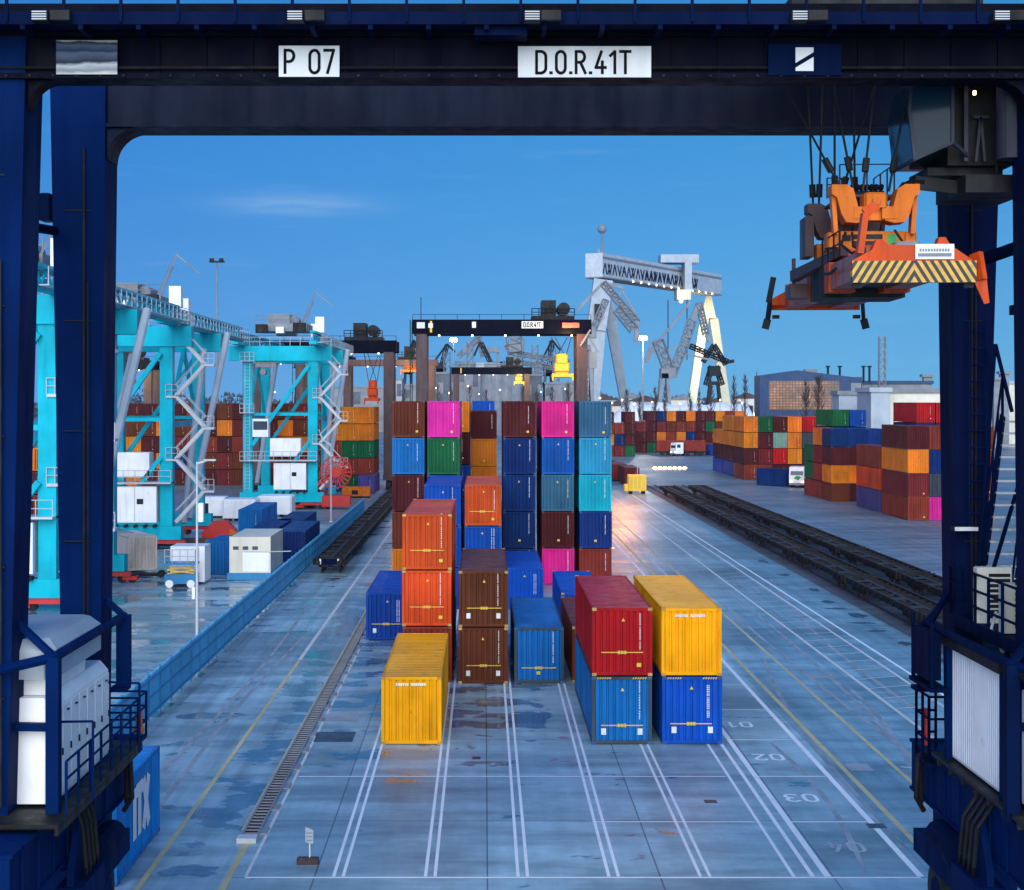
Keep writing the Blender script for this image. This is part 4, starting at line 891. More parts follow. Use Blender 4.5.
# turquoise rail cranes
def stair_zig(b, x, y, z0, z1, w, n):
    pts = []
    for i in range(n + 1): pts.append((x + (w if i % 2 else 0), y - .05 * (i % 2), z0 + (z1 - z0) * i / n))
    return pts
def make_rmg(loc, label):
    r = thing('rail_gantry_crane', label, 'gantry crane', loc, 'turquoise rail gantry cranes')
    D, WX = 16.5, 8.3
    for x in (0, -WX):
        for y in (0, D):
            MB().box(x - .6, x + .6, y - .55, y + .55, 2.2, 19.0).build('leg', M['turq'], r)
    for y in (-.75, D - .75):
        MB().box(-WX - 2.4, 2.4, y, y + 1.5, 19.01, 20.9).build('cross_beam', M['turq'], r)
        MB().box(-WX - 1.0, 1.4, y + .1, y + 1.4, .95, 2.19).build('sill_beam', M['turq'], r)
    for x in (.7, -WX - .7):
        b = MB(); b.box(x - .45, x + .45, -7, 40, 20.92, 21.35); b.box(x - .35, x + .35, -7, 40, 22.35, 22.6)
        for k in range(19):
            y = -7 + k * 2.47; b.bar((x, y + .05, 21.35), (x, y + 1.24, 22.35), .16); b.bar((x, y + 1.24, 22.35), (x, y + 2.42, 21.35), .16)
        b.build('girder', M['turq'], r)
        b = MB(); b.box(x - 1.1 if x < 0 else x + .56, x - .56 if x < 0 else x + 1.2, -7, 40, 21.1, 21.16); b.rail([(x + (1.15 if x > 0 else -1.05), -7, 21.16), (x + (1.15 if x > 0 else -1.05), 40, 21.16)], 1.1, 1.8, .03, 1); b.build('girder_walkway', M['galv'], r)
    for y in (-.7, D + .7):
        MB().bar((-.5, y, 18.4), (-WX + .6, y, 8.2), .45).build('diagonal_brace', M['turq'], r)
        if y < 0: MB().bar((-.5, y, 8.6), (-WX + 3.6, y, 3.0), .4).build('diagonal_brace', M['turq'], r)
    MB().tube((2.0, D * .5, 19), (.9, D * .2, 2.2), .32, 10).build('raking_strut', M['palegrey'], r)
    MB().tube((3.0, D, 20.9), (1.0, D * .35, 2.4), .34, 10).build('raking_strut', M['palegrey'], r)
    MB().tube((-WX + 1.4, D, 19), (-WX + .4, D * .3, 3), .32, 10).build('raking_strut', M['palegrey'], r)
    for x in (0, -WX):
        for y in (0, D):
            b = MB(); b.prism([(x - 1.9, .55), (x + 1.9, .55), (x + 1.5, .9), (x + .5, .94), (x - .5, .94), (x - 1.5, .9)], 'y', y - .5, y + .5); b.box(x - 2.3, x - 1.2, y - .35, y + .35, .25, .54); b.box(x + 1.2, x + 2.3, y - .35, y + .35, .25, .54); o_ = b.build('bogie', M['red'], r)
            w_ = MB()
            for dx in (-1.9, -1.1, 1.1, 1.9): w_.tube((x + dx, y - .2, .36), (x + dx, y + .2, .36), .34, 12)
            w_.build('wheels', M['dark'], o_)
    b = MB(); b.box(-4.9, -.78, -1.15, 1.0, 2.6, 5.95); eh = b.build('electrical_house', M['white'], r)
    MB().box(-2.6, -2.0, -1.17, -1.155, 4.3, 4.8).build('vent', M['dark'], eh); MB().box(-2.82, -2.78, -1.165, -1.152, 2.7, 5.9).build('panel_joint', M['midgrey'], eh)
    b = MB(); b.box(-5.4, -1.5, -.9, 1.0, 6.8, 9.1); b.build('drive_house', M['white'], r)
    b = MB(); b.box(-8.2, .6, -1.5, 1.2, 6.2, 6.35); b.rail([(-8.2, -1.45, 6.35), (.6, -1.45, 6.35)], 1.1, 1.1, .03, 1); b.build('house_platform', M['galv'], r)
    b = MB()
    for i in range(5): b.tube((-4.6 + i * .9, -1.2, 2.25), (-4.6 + i * .9, -.4, 2.25), .16, 8)
    b.build('cable_rollers', M['dark'], r)
    # zigzag stair on the right leg
    z0, n = 2.6, 6; dz = 2.95; st = MB()
    for i in range(n):
        a = Vector((.9 if i % 2 == 0 else 3.6, -.2, z0 + i * dz)); c = Vector((3.6 if i % 2 == 0 else .9, -.2, z0 + (i + 1) * dz))
        for dy in (-.45, .45): st.bar(a + Vector((0, dy, 0)), c + Vector((0, dy, 0)), .07, .30); st.tube(a + Vector((0, dy, 1.05)), c + Vector((0, dy, 1.05)), .035, 5)
        l_ = c.x; st.box(l_ - (.2 if i % 2 == 0 else .9), l_ + (.9 if i % 2 == 0 else .2), -.7, .3, c.z - .2, c.z)
        st.rail([(l_ - (.2 if i % 2 == 0 else .9), -.7, c.z), (l_ + (.9 if i % 2 == 0 else .2), -.7, c.z)], 1.05, .5, .03, 1)
    st.build('stair', M['galv'], r)
    b = MB(); b.box(-WX + .6, -1.0, 2, 9, 22.9, 23.9); b.box(-6.2, -3.4, 3, 7, 23.9, 25.2); b.tube((-3.0, 4, 24.4), (-3.0, 8, 24.4), .6, 14); b.rail([(-WX + .6, 2, 23.9), (-1, 2, 23.9)], 1.1, 1.2, .04, 1); b.build('trolley', M['midgrey'], r)
    MB().box(.4, 1.5, -1.2, 0, 22.62, 24.6).build('control_box', M['white'], r)
    b = MB(); b.rail([(-WX - 2.3, -.7, 20.91), (2.3, -.7, 20.91)], 1.1, 1.3, .035, 1); b.rail([(2.3, -.7, 20.91), (2.3, .7, 20.91)], 1.1, .7, .035, 1); b.build('beam_railing', M['galv'], r)
    for q, (bx, by, bz, sx_, sy_, sz_, mm) in enumerate(((-7.4, .0, 22.62, 1.4, 1.6, 1.1, 'dark'), (-4.9, 1, 22.62, 1.0, 1.6, .8, 'white'), (-2.6, 0, 22.62, 1.6, 1.2, 1.3, 'dark'), (-6.0, 10, 22.62, 2.6, 2, 1.5, 'midgrey'), (-1.8, 14, 22.62, 1.2, 1.5, 1.8, 'white'))): MB().box(bx, bx + sx_, by, by + sy_, bz, bz + sz_).build('machinery', M[mm], r)
    b = MB(); b.box(-WX, 0, -.4, .4, 12.0, 12.35); b.box(-WX, 0, D - .4, D + .4, 12.0, 12.35); b.box(-.25, .25, .6, D - .6, 11.4, 11.9); b.box(-WX - .25, -WX + .25, .6, D - .6, 11.4, 11.9); b.build('tie_beam', M['turq'], r)
    for xx in (0, -WX):
        for yy in (.7, D - .7): MB().bar((xx, yy, 11.5), (xx, D * .5, 19.0), .35).build('side_brace', M['turq'], r)
    b = MB()
    for zz in (6.3, 12.4, 19): b.rail([(-WX - .9, -1.3, zz), (-WX + .9, -1.3, zz)], 1.1, .6, .03, 1); b.box(-WX - .9, -WX + .9, -1.35, -.6, zz - .08, zz)
    for xx in (-WX - .3, -WX + .3): b.tube((xx, -.8, 2.5), (xx, -.8, 20), .04, 5)
    for i in range(40): b.tube((-WX - .3, -.8, 2.7 + i * .43), (-WX + .3, -.8, 2.7 + i * .43), .025, 4)
    b.build('ladder', M['galv'], r)
    b = MB(); b.box(-7.6, -5.6, -1.1, .6, 9.3, 11.6); b.build('operator_cabin', M['white'], r); MB().box(-7.5, -5.7, -1.13, -1.105, 10.2, 11.3).build('cabin_window', M['glass'], r)
    b = MB(); b.bar((-2, 5, 24), (-.3, 6, 28.2), .16); b.bar((-.3, 6, 28.2), (1.8, 6.5, 26.4), .13); b.bar((-1.6, 5.2, 24), (-.6, 6, 27), .1); b.build('service_jib', M['steel'], r)
    b = MB(); b.box(-WX + 1, -WX + 3.6, -.4, .5, 18.2, 18.99); b.tube((-WX + 2, -1, 17.6), (-WX + 2, .6, 17.6), .4, 10); b.build('cable_guide', M['steel'], r)
    return r
make_rmg((-28.8, 106, 0), 'turquoise rail crane half hidden behind the dark crane leg')
make_rmg((-29.7, 150, 0), 'turquoise rail crane with white panel house and zigzag stair')
c3 = make_rmg((-21.9, 205, 0), 'turquoise rail crane with red cable reel beside it')
b = MB(); b.tube((3.0, -1.2, 4.8), (3.0, -.7, 4.8), .7, 16)
for i in range(20):
    a = 6.2832 * i / 20; b.bar((3.0, -.95, 4.8), (3.0 + 2.0 * math.cos(a), -.95, 4.8 + 2.0 * math.sin(a)), .09, .16)
    a2 = 6.2832 * (i + 1) / 20
    for rr in (2.0, 1.3): b.tube((3.0 + rr * math.cos(a), -.95, 4.8 + rr * math.sin(a)), (3.0 + rr * math.cos(a2), -.95, 4.8 + rr * math.sin(a2)), .08, 5)
b.build('cable_reel', M['red'], c3)
MB().bar((3.0, -.5, 4.8), (.3, -.3, 3.0), .4).box(1.2, 4.8, -.8, .8, .4, 1.8).build('reel_stand', M['red'], c3)

# generic rubber tyred gantry at a distance
def make_rtg(name_label, Y, xl, xr, zb, mat, beam, depth=7, lit=True, spreader_x=None, hb=1.9, group='distant yard gantries', lampm='lampsmall', sprdcol=None, sz=1.0, dz=0, extra=True):
    r = thing('yard_gantry', name_label, 'gantry crane', ((xl + xr) / 2, Y, 0), group); c = (xl + xr) / 2; hl = (xr - xl) / 2
    for x in (-hl, hl):
        for y in (0, depth): MB().box(x - .75, x + .75, y - .55, y + .55, 2.4, zb - .01).build('leg', M[mat], r)
        MB().box(x - .8, x + .8, -1.4, depth + 1.4, 1.5, 2.39).build('sill_beam', M[mat], r)
        for y in (-.6, depth + .6): MB().tube((x - .35, y, .75), (x + .35, y, .75), .75, 14).build('wheel', M['rubber'], r)
    for y in (0, depth): MB().box(-hl - 1.3, hl + 1.3, y - .6, y + .6, zb, zb + hb).build('beam', M['beam'] if beam == 'navy' else M[beam], r)
    b = MB(); b.rail([(-hl - 1.2, -.55, zb + hb), (hl + 1.2, -.55, zb + hb)], .7, 3, .035, 0); b.build('railing', M['dark'], r)
    if lit:
        for i in range(5):
            x = -hl + 2.5 + i * (2 * hl - 4) / 4; MB().ball((x, -.9, zb - .25), .13, 8, 5).build('lamp', M[lampm], r)
    if extra:
        b = MB(); b.box(hl - 7, hl - 1, .7, depth - .7, zb + hb, zb + hb + .6); b.box(hl - 5.6, hl - 3.6, 1, depth - 1, zb + hb + .6, zb + hb + 2.8); b.tube((hl - 2.5, 1, zb + hb + 1.6), (hl - 2.5, depth - 1, zb + hb + 1.6), .9, 14); b.rail([(hl - 7, .7, zb + hb + .6), (hl - 1, .7, zb + hb + .6)], 1.0, 1.0, .06, 1); b.build('trolley', M['dark'], r)
        b = MB(); b.box(-hl + 1.2, -hl + 1.5, -.7, -.61, zb + .2, zb + hb - .2); b.build('beam_stripe', M['yellow'], r)
        b = MB()
        for y in (.7, 6.5 if depth > 6 else depth): b.tube((-hl - 1.6, y, 8), (-hl - 1.6, y, zb + 2), .07, 5)
        for i in range(12): b.tube((-hl - 1.6, .7, 8 + i * (zb - 6) / 12), (-hl - 1.6, 2.2, 8 + i * (zb - 6) / 12), .05, 4)
        b.build('ladder', M['dark'], r)
    return r
def hung_spreader(label, x, Y, ztop, zbot, mat, w=2.4, L=8):
    r = thing('hanging_spreader', label, 'spreader', (x, Y, zbot))
    h = ztop - zbot
    MB().box(-w / 2, w / 2, -L / 2, L / 2, 0, .45).box(-w / 2 - .2, -w / 2, -L / 2, -L / 2 + .3, -.5, .5).box(w / 2, w / 2 + .2, -L / 2, -L / 2 + .3, -.5, .5).build('spreader_beam', M[mat], r)
    b = MB(); b.bbox(-w * .4, w * .4, -1.4, 1.4, .9, 2.0, .12); b.bbox(-w * .32, w * .32, -1.5, 1.5, 2.02, 3.3, .2); b.box(-w * .36, w * .36, -1, 1, .46, .89); b.build('head_block', M[mat], r)
    for sx in (-1, 1):
        b = MB(); b.tube((sx * .7, 0, 3.2), (sx * 1.4, 0, h), .05, 5); b.tube((sx * .5, 1, 3.2), (-sx * .9, 1, h), .05, 5); b.build('hoist_rope', M['dark'], r)
M['yellowlit'] = M['yellow']
# gantry over the container wall
Yg = 224.0
g2 = make_rtg('brown legged yard gantry straddling the rows behind the container wall', Yg, PX(421.5, Yg), PX(582, Yg), PZ(334, Yg), 'brownst', 'navy', hb=2.0, sz=1)
gx = (PX(421.5, Yg) + PX(582, Yg)) / 2
def gp(x0, x1, y0, y1, nm, mat, par=g2, Y=Yg, d=.68):
    return MB().box(PX(x0, Y) - gx, PX(x1, Y) - gx, -d - .04, -d + .02, PZ(y1, Y), PZ(y0, Y)).build(nm, mat, par)
gp(417, 425, 322.5, 328.5, 'sign', M['sign'], d=.72); gp(428.5, 433, 323.5, 328, 'sign', M['sign']); sg = gp(521.5, 543, 321.5, 328.5, 'sign', M['sign'])
strokes('sign_lettering', 'D.O.R.41T', .62, .11, M['ink'], sg, (PX(532.1, Yg) - gx, -.722, PZ(325, Yg)), (0, 0, 0), .01, .24, .95)
gp(562, 579, 323, 328, 'sign', M['lilac']); gp(472, 476, 322, 328, 'emblem', M['sign'])
b = MB(); b.box(PX(586, Yg) - gx, PX(597, Yg) - gx, 0, 3, PZ(368, Yg), PZ(352, Yg)); b.bar((PX(588, Yg) - gx, 0, PZ(335, Yg)), (PX(598, Yg) - gx, 0, PZ(352, Yg)), .3); b.bar((PX(590, Yg) - gx, -.8, PZ(330, Yg)), (PX(580, Yg) - gx, -.8, PZ(346, Yg)), .25); b.build('operator_cab', M['midgrey'], g2)
b = MB(); b.tube((PX(421, Yg) - gx, 0, PZ(320, Yg)), (PX(421, Yg) - gx, 0, PZ(297, Yg)), .06, 5); b.build('antenna', M['dark'], g2)
hung_spreader('bright yellow spreader lit by lamps hanging over the container wall', PX(562.5, Yg), Yg + 3, PZ(336, Yg), PZ(377, Yg), 'yellow', 2.6)
Y3 = 430.0
make_rtg('small far yard gantry framed under the brown legged one', Y3, PX(456, Y3), PX(527, Y3), PZ(374, Y3), 'brownst', 'navy', hb=1.8)
hung_spreader('tiny yellow spreader hanging from the far framed gantry', PX(519, Y3), Y3 + 3, PZ(374, Y3), PZ(383.5, Y3), 'yellow', 2.4)
Y4 = 250.0
g4 = make_rtg('dark yard gantry with black machinery on top left of the wall', Y4, PX(255, Y4), PX(388.5, Y4), PZ(352, Y4), 'brownst', 'navy', hb=1.8)
hung_spreader('orange spreader hanging beside the brown crane leg on the left', PX(371.5, Y4), Y4 + 3, PZ(352, Y4), PZ(401, Y4), 'redor', 1.9)
Y5 = 340.0
make_rtg('far dark gantry behind the turquoise cranes', Y5, PX(250, Y5), PX(347, Y5), PZ(363, Y5), 'brownst', 'navy', hb=1.4)
Y6 = 330.0
make_rtg('far slim gantry crossing behind the brown crane leg', Y6, PX(300, Y6), PX(431, Y6), PZ(365.5, Y6), 'brownst', 'brownst', hb=1.2)
hung_spreader('orange lit spreader hanging beside the brown wall gantry leg', PX(411, Y6), Y6 + 3, PZ(365, Y6), PZ(372, Y6), 'orange', 4)
Y7 = 300.0
make_rtg('dark gantry seen between the legs of the stair crane', Y7, PX(60, Y7), PX(148, Y7), PZ(369, Y7), 'brownst', 'navy', hb=1.6)
hung_spreader('yellow spreader glowing between the turquoise crane legs', PX(127, Y7), Y7 + 3, PZ(369, Y7), PZ(389, Y7), 'yellow', 2.0)

# small things on the left apron
def lamp_post(x, y, h, label, r=.09, box=True):
    t_ = thing('light_pole', label, 'light pole', (x, y, 0), 'light poles')
    MB().tube((0, 0, 0), (0, 0, h), r, 10, r * .6).build('pole', M['galv'], t_)
    MB().box(-.2, .2, -.2, .2, 0, .12).build('base_plate', M['galv'], t_)
    if box: MB().bbox(-.28, -.09, -.15, .15, 2.4, 3.1, .02).build('switch_box', M['white'], t_)
    return t_
yp_ = 22400 / 240.
p1 = lamp_post(PX(197, yp_), yp_, 10.4, 'slim white pole beside the fence with a small switch box')
MB().bar((0, 0, 10.3), (.7, 0, 10.5), .1).box(.4, 1.1, -.12, .12, 10.45, 10.55).build('lamp_head', M['galv'], p1)
MB().bbox(.09, .4, -.2, .2, 6.9, 8.0, .05).build('float_box', M['white'], p1)
y_ = 22400 / 122.; p2 = lamp_post(PX(331, y_), y_, 9.0, 'grey light pole with arm near the red bogies', box=False)
MB().bar((0, 0, 8.9), (-.9, 0, 9.4), .12).bar((-.9, 0, 9.4), (-1.4, 0, 10.6), .1).build('lamp_arm', M['galv'], p2)
def tall_mast(px, pytop, Y, label, head=True):
    z = PZ(pytop, Y); t_ = thing('light_mast', label, 'light mast', (PX(px, Y), Y, 0), 'tall light masts')
    MB().tube((0, 0, 0), (0, 0, z), .35, 8, .14).build('pole', M['steel'], t_)
    if head: MB().box(-1.5, 1.5, -.4, .4, z - .3, z).box(-1.4, -.5, -.6, -.41, z - .1, z + .5).box(.5, 1.4, -.6, -.41, z - .1, z + .5).build('lamp_head', M['dark'], t_)
    return t_
tall_mast(217, 261, 320, 'tall thin light mast rising behind the turquoise cranes')
# reefer box on blue base, long containers, tanks, lift
yb = 22400 / 180.; k = thing('office_cabin', 'white cabin with three small windows on a blue skid', 'cabin', (PX(250, yb), yb, 0))
b = MB(); b.box(-1.55, 1.55, 0, 8, .55, 3.35); b.box(-1.6, -1.5, -.03, .1, .55, 3.4); b.box(1.5, 1.6, -.03, .1, .55, 3.4); b.build('cabin_body', M['offwhite'], k)
for x in (-1.1, -.35, .4): MB().box(x - .22, x + .22, -.02, -.004, 2.35, 2.62).build('window', M['glass'], k)
MB().box(-.55, 1.45, -.03, -.004, .65, 2.15).build('door', M['white'], k); MB().box(-1.75, 2.2, -.2, 8.2, .02, .54).build('skid', M['fence'], k); MB().tube((-.5, -.05, 2.2), (1.5, -.05, 2.2), .03, 6).tube((1.5, -.05, 2.2), (3.2, -.05, 2.25), .04, 6).build('rail', M['galv'], k)
G2 = 'containers on the left apron'
container('dark blue', PX(291, 137), 137, 0, 'dark blue container with pale blue roof beside the blue fence', G2, rz=0)
container('dark blue', PX(291, 151), 150.2, 0, 'dark blue container directly behind the fence side one', G2, full=False)
container('dark blue', PX(262, 140), 140, 0, 'dark blue container next to the white cabin', G2, full=False)
container('cyan-blue', PX(222, 128), 128, 0, 'teal blue low container left of the white cabin', G2, L=20, full=False)
container('cyan-blue', PX(250, 165), 165, 0, 'blue container behind the dark blue pair on the apron', G2, full=False)
container('violet', PX(366, 238), 238, 0, 'violet container on the ground under the dark yard gantry', G2, full=False)
container('cream', PX(150, 131), 128, .35, 'cream container on a chassis left of the scissor lift', G2, L=20, full=True, rz=R(28))
container('steel-blue', PX(128, 134), 131, .35, 'grey blue container turned beside the cream one', G2, L=20, full=True, rz=R(28))
b = MB(); b.box(-3.5, 3.5, -.2, .6, .12, .34)
for x in (-2.6, -1.8, 1.2, 2.0, 2.8): b.tube((x, -.3, .32), (x, .1, .32), .3, 12)
b.build('chassis', M['dark'], thing('trailer_chassis', 'dark low trailer chassis under the cream container', 'trailer', (PX(146, 126), 126.2, 0)))
ys_ = 22400 / 188.; k = thing('scissor_lift', 'blue and white scissor lift parked beside the cream container', 'lift', (PX(180, ys_), ys_, 0))
MB().box(-1.15, 1.15, 0, 1.4, .3, 1.0).build('base', M['fence'], k)
for x in (-.8, .8):
    for y in (.1, 1.3): MB().tube((x, y - .12, .3), (x, y + .12, .3), .3, 12).build('wheel', M['white'], k)
b = MB()
for i in range(2): b.bar((-1, .3, 1.05 + i * .3), (1, .3, 1.3 + i * .3), .08); b.bar((-1, .32, 1.3 + i * .3), (1, .32, 1.05 + i * .3), .08)
b.build('scissor_arms', M['yellow'], k)
b = MB(); b.box(-1.2, 1.2, -.05, 1.5, 1.7, 1.85); b.build('platform', M['fence'], k); MB().rail([(-1.15, 0, 1.85), (1.15, 0, 1.85), (1.15, 1.4, 1.85)], 1.0, .6, .03, 1).build('guard_rail', M['galv'], k)
MB().box(-1.3, 1.3, 1.8, 4.5, .2, 2.9).build('box_body', M['white'], thing('white_box_trailer', 'white box trailer right behind the scissor lift', 'trailer', (PX(182, ys_), ys_ + .4, 0)))
for px, py, wd, lb in ((239, 521, 3.9, 'shiny white wrapped cargo crate left of its pair on the apron'), (274, 517, 4.2, 'shiny white wrapped cargo crate right of its pair on the apron')):
    Y = 22400 / (py - 400.); k = thing('wrapped_crate', lb, 'crate', (PX(px, Y), Y, 0), 'wrapped crates on the apron')
    MB().bbox(-wd / 2, wd / 2, 0, 4, .3, 2.5, .18).build('wrapped_load', M['white'], k)
    b = MB()
    for i in range(4): b.box(-wd / 2 + i * wd * .3, -wd / 2 + i * wd * .3 + .2, .1, 3.9, 0, .29)
    b.build('pallet', M['midgrey'], k)
for px, py, mt, lb in ((218, 545, 'red', 'red crane bogie part lying behind the white pole'), (205, 548, 'brownst', 'brown steel beam lying behind the scissor lift')):
    Y = 22400 / (py - 400.); k = thing('steel_beam' if mt == 'brownst' else 'spare_bogie', lb, 'machine part', (PX(px, Y), Y, 0))
    if mt == 'red': MB().prism([(-1.5, .1), (1.5, .1), (1.7, 1.4), (.8, 2.4), (-.6, 2.2), (-1.6, 1.2)], 'y', 0, 1.2).build('housing', M['red'], k); MB().prism([(1.0, .1), (1.7, .1), (1.9, 1.2), (1.2, 1.6)], 'y', -.3, .6).build('buffer', M['orange'], k)
    else: MB().box(-8, 1, 0, .8, .4, .9).box(-8, 1, -.2, 1.0, .2, .399).build('flanges', M['brownst'], k)
# near blue container with white lettering, on the lane beside the crane
nb = container('cyan-blue', -11.77, 46.0, 0, 'bright blue container with large white letters beside the left crane leg', G1, L=20)
for ch in nb.children:
    if ch.type == 'MESH' and ch.name.split('.')[0] != 'corner_casting': ch.color = (.008, .19, .52, 1)
strokes('side_lettering', 'ITX', 1.25, .42, M['white'], nb, (W / 2 + .012, 3.25, 1.5), (0, 0, R(90)), .008, .34, 1.05)
# sign on a concrete foot
k = thing('sign_post', 'small white sign on a wooden foot on the empty concrete', 'sign', (PX(308, 48.3), 48.3, 0))
b = MB(); b.bbox(-.33, .33, -.12, .12, 0, .2, .03); b.build('foot', M['brownst'], k); MB().tube((.05, 0, .2), (.05, 0, .62), .025, 8).build('pole', M['offwhite'], k)
s_ = MB().add([(-.08, -.02, .66), (.16, -.02, .60), (.16, -.02, 1.02), (-.08, -.02, 1.12), (-.08, .0, .66), (.16, .0, .60), (.16, .0, 1.02), (-.08, .0, 1.12)], [(0, 1, 2, 3), (7, 6, 5, 4), (0, 4, 5, 1), (1, 5, 6, 2), (2, 6, 7, 3), (3, 7, 4, 0)]).build('sign_board', M['palegrey'], k)
g = MB()
for i in range(3): g.box(-.05, .13, -.025, -.0201, .70 + i * .11, .73 + i * .11)
g.build('sign_lettering', M['midgrey'], s_)

# more gear on the left apron
for px, py, sx, sy, sz, mt, nm, lb, ct in ((206, 518, 4.5, 2.4, 2.5, 'white', 'site_cabin', 'low white site cabin behind the zigzag stair', 'cabin'), (302, 508, 3.2, 2.5, 2.2, 'red', 'crane_bogie', 'dark red bogie block left of the cable reel', 'machine part'),
        (318, 503, 2.4, 2.2, 2.6, 'red', 'crane_bogie', 'dark red bogie block under the cable reel', 'machine part'), (356, 498, 4, 2, 1.6, 'orange', 'spreader_rest', 'orange spreader rest standing beside the train end', 'machine part'),
        (290, 494, 3.4, 2.2, 1.7, 'turq', 'tool_box', 'turquoise tool box at the foot of the farther crane', 'box'), (129, 566, 2.2, 1.6, 1.5, 'midgrey', 'generator', 'grey generator beside the cream container chassis', 'generator'), (214, 562, 1.6, 1.4, 1.9, 'turqdk', 'tank', 'small teal tank left of the white cabin', 'tank')):
    Y = 22400 / (py - 400.); k = thing(nm, lb, ct, (PX(px, Y), Y, 0), 'gear lying on the left apron' if nm == 'crane_bogie' else None)
    MB().bbox(-sx / 2, sx / 2, 0, sy, .25, sz, .08).build('body', M[mt], k)
    MB().box(-sx / 2 + .1, sx / 2 - .1, .1, sy - .1, 0, .249).build('skid', M['dark'], k)
    d = MB()
    for q in range(3): d.box(-sx / 2 + .2 + q * sx * .3, -sx / 2 + .2 + q * sx * .3 + sx * .22, -.03, -.003, .5, sz * .7)
    for q in range(3): MB().box(-sx / 2 + .2 + q * sx * .3, -sx / 2 + .2 + q * sx * .3 + sx * .22, -.03, -.003, .5, sz * .7).build('panel', M['dark' if q == 1 else mt], k)
# ---------------------------------------------------------------- right yard stacks
G3 = 'containers stacked right of the tracks'
def block(x0, Y, cols, where, step=2.56, **kw):
    for i, c in enumerate(cols): stack(x0 + i * step, Y, c, f'in the {nth[i]} column {where}', G3, full=False, **kw)
xr = PX(907.8, 186) + 1.22
stack(xr, 186, ['rust-red', 'dull red', 'orange', 'maroon'], 'of the stack left of the right crane leg', G3, full=True, h=2.74, kinds=[('yp', ), ('yp', ), (), ()])
stack(xr + 2.5, 186, ['pink', 'slate', 'navy', 'rust-red'], 'of the stack half behind the right crane leg', G3, full=False, h=2.74)
stack(xr + 5.1, 186, ['orange', 'rust-red', 'maroon', 'dull red'], 'of the stack seen through the right stairs', G3, full=False, h=2.74)
stack(xr + 7.6, 186, ['orange', 'dull red', 'rust-red', 'brown'], 'of the stack at the right frame edge', G3, full=False, h=2.74)
stack(xr, 199.5, ['violet', 'orange-red', 'rust-red'], 'of the stack behind the left of the crane leg', G3, full=False, h=2.74)
stack(xr + 8.6, 214, ['maroon', 'navy', 'maroon', 'navy', 'crimson'], 'of the tall stack behind the crane leg', G3, full=False, h=2.74)
stack(xr + 11.2, 214, ['navy', 'maroon', 'navy', 'maroon', 'crimson'], 'of the second tall stack behind the crane leg', G3, full=False, h=2.74)
xm = PX(831.5, 220) + 1.22
stack(xm, 220, ['brown', 'orange', 'maroon', 'navy'], 'of the front stack by the yellow booth', G3, L=20, h=2.52, zs=.9, full=True)
stack(xm + 2.46, 220.1, ['maroon', 'orange', 'maroon', 'navy'], 'of the second front stack by the yellow booth', G3, L=20, h=2.52, zs=.9, full=True)
stack(xm + 4.95, 220, ['grey-green', 'maroon', 'dull red', 'dark blue'], 'of the third front stack by the yellow booth', G3, L=20, h=2.52, zs=.9, full=True)
stack(xm, 226.4, ['rust-red', 'rust-red', 'dull red', 'orange'], 'of the stack just behind the front one', G3, L=20, h=2.52, zs=.9, full=False)
stack(xm, 232.7, ['rust-red', 'green', 'green'], 'of the green stack behind the yellow booth', G3, L=20, h=2.52, zs=.9, full=False)
stack(xm + 4.5, 240, ['maroon', 'rust-red', 'navy', 'navy', 'green'], 'of the five high green topped stack', G3, full=False, h=2.52, zs=.9)
stack(xm + 7.1, 240, ['maroon', 'navy', 'dull red', 'navy', 'blue'], 'of the five high blue topped stack', G3, full=False, h=2.52, zs=.9)
xb = PX(744, 280) + 1.22
block(xb, 280, [['rust-red', 'maroon', 'orange', 'orange'], ['rust-red', 'dull red', 'maroon', 'green'], ['maroon', 'crimson', 'grey-green', 'maroon'], ['maroon', 'orange', 'orange', 'orange'], ['dull red', 'maroon', 'slate', 'crimson'], ['dull red', 'crimson', 'slate', 'orange'], ['maroon', 'dull red', 'rust-red', 'orange']], 'of the back row behind the trucks')
stack(xb, 293, ['blue', 'maroon', 'orange', 'orange'], 'behind the first column of the back row', G3, full=False)
stack(xb, 306, ['blue', 'maroon', 'orange'], 'at the far end of the back row', G3, full=False)
Yf_ = 425
cc_ = list(C); r2 = random.Random(5)
pal = ['maroon', 'rust-red', 'dull red', 'orange', 'green', 'maroon', 'brown', 'navy', 'rust-red', 'maroon', 'dull red', 'orange', 'rust-red', 'maroon']
def uniq_cols(n, i):
    return [pal[(i * 3 + k * 5 + (i * i) % 4) % len(pal)] for k in range(n)]
for i in range(11):
    stack(PX(642, Yf_) + i * 2.6, Yf_, uniq_cols(4 if i else 3, i), f'in the {nth[i] if i < 10 else "eleventh"} column of the far row by the snow bank', G3, full=False)
for i in range(3):
    stack(PX(614 + i * 0, 380) + i * 2.6, 395, uniq_cols(4 - i % 2, i + 4), f'in the {nth[i]} far column beside the grey topped wall', G3, full=False)
for i in range(3):
    container(['maroon', 'rust-red', 'dull red'][i], PX(666, 372) + 0, 360 + i * .0, i * 0.0, 'x', G3) if False else None
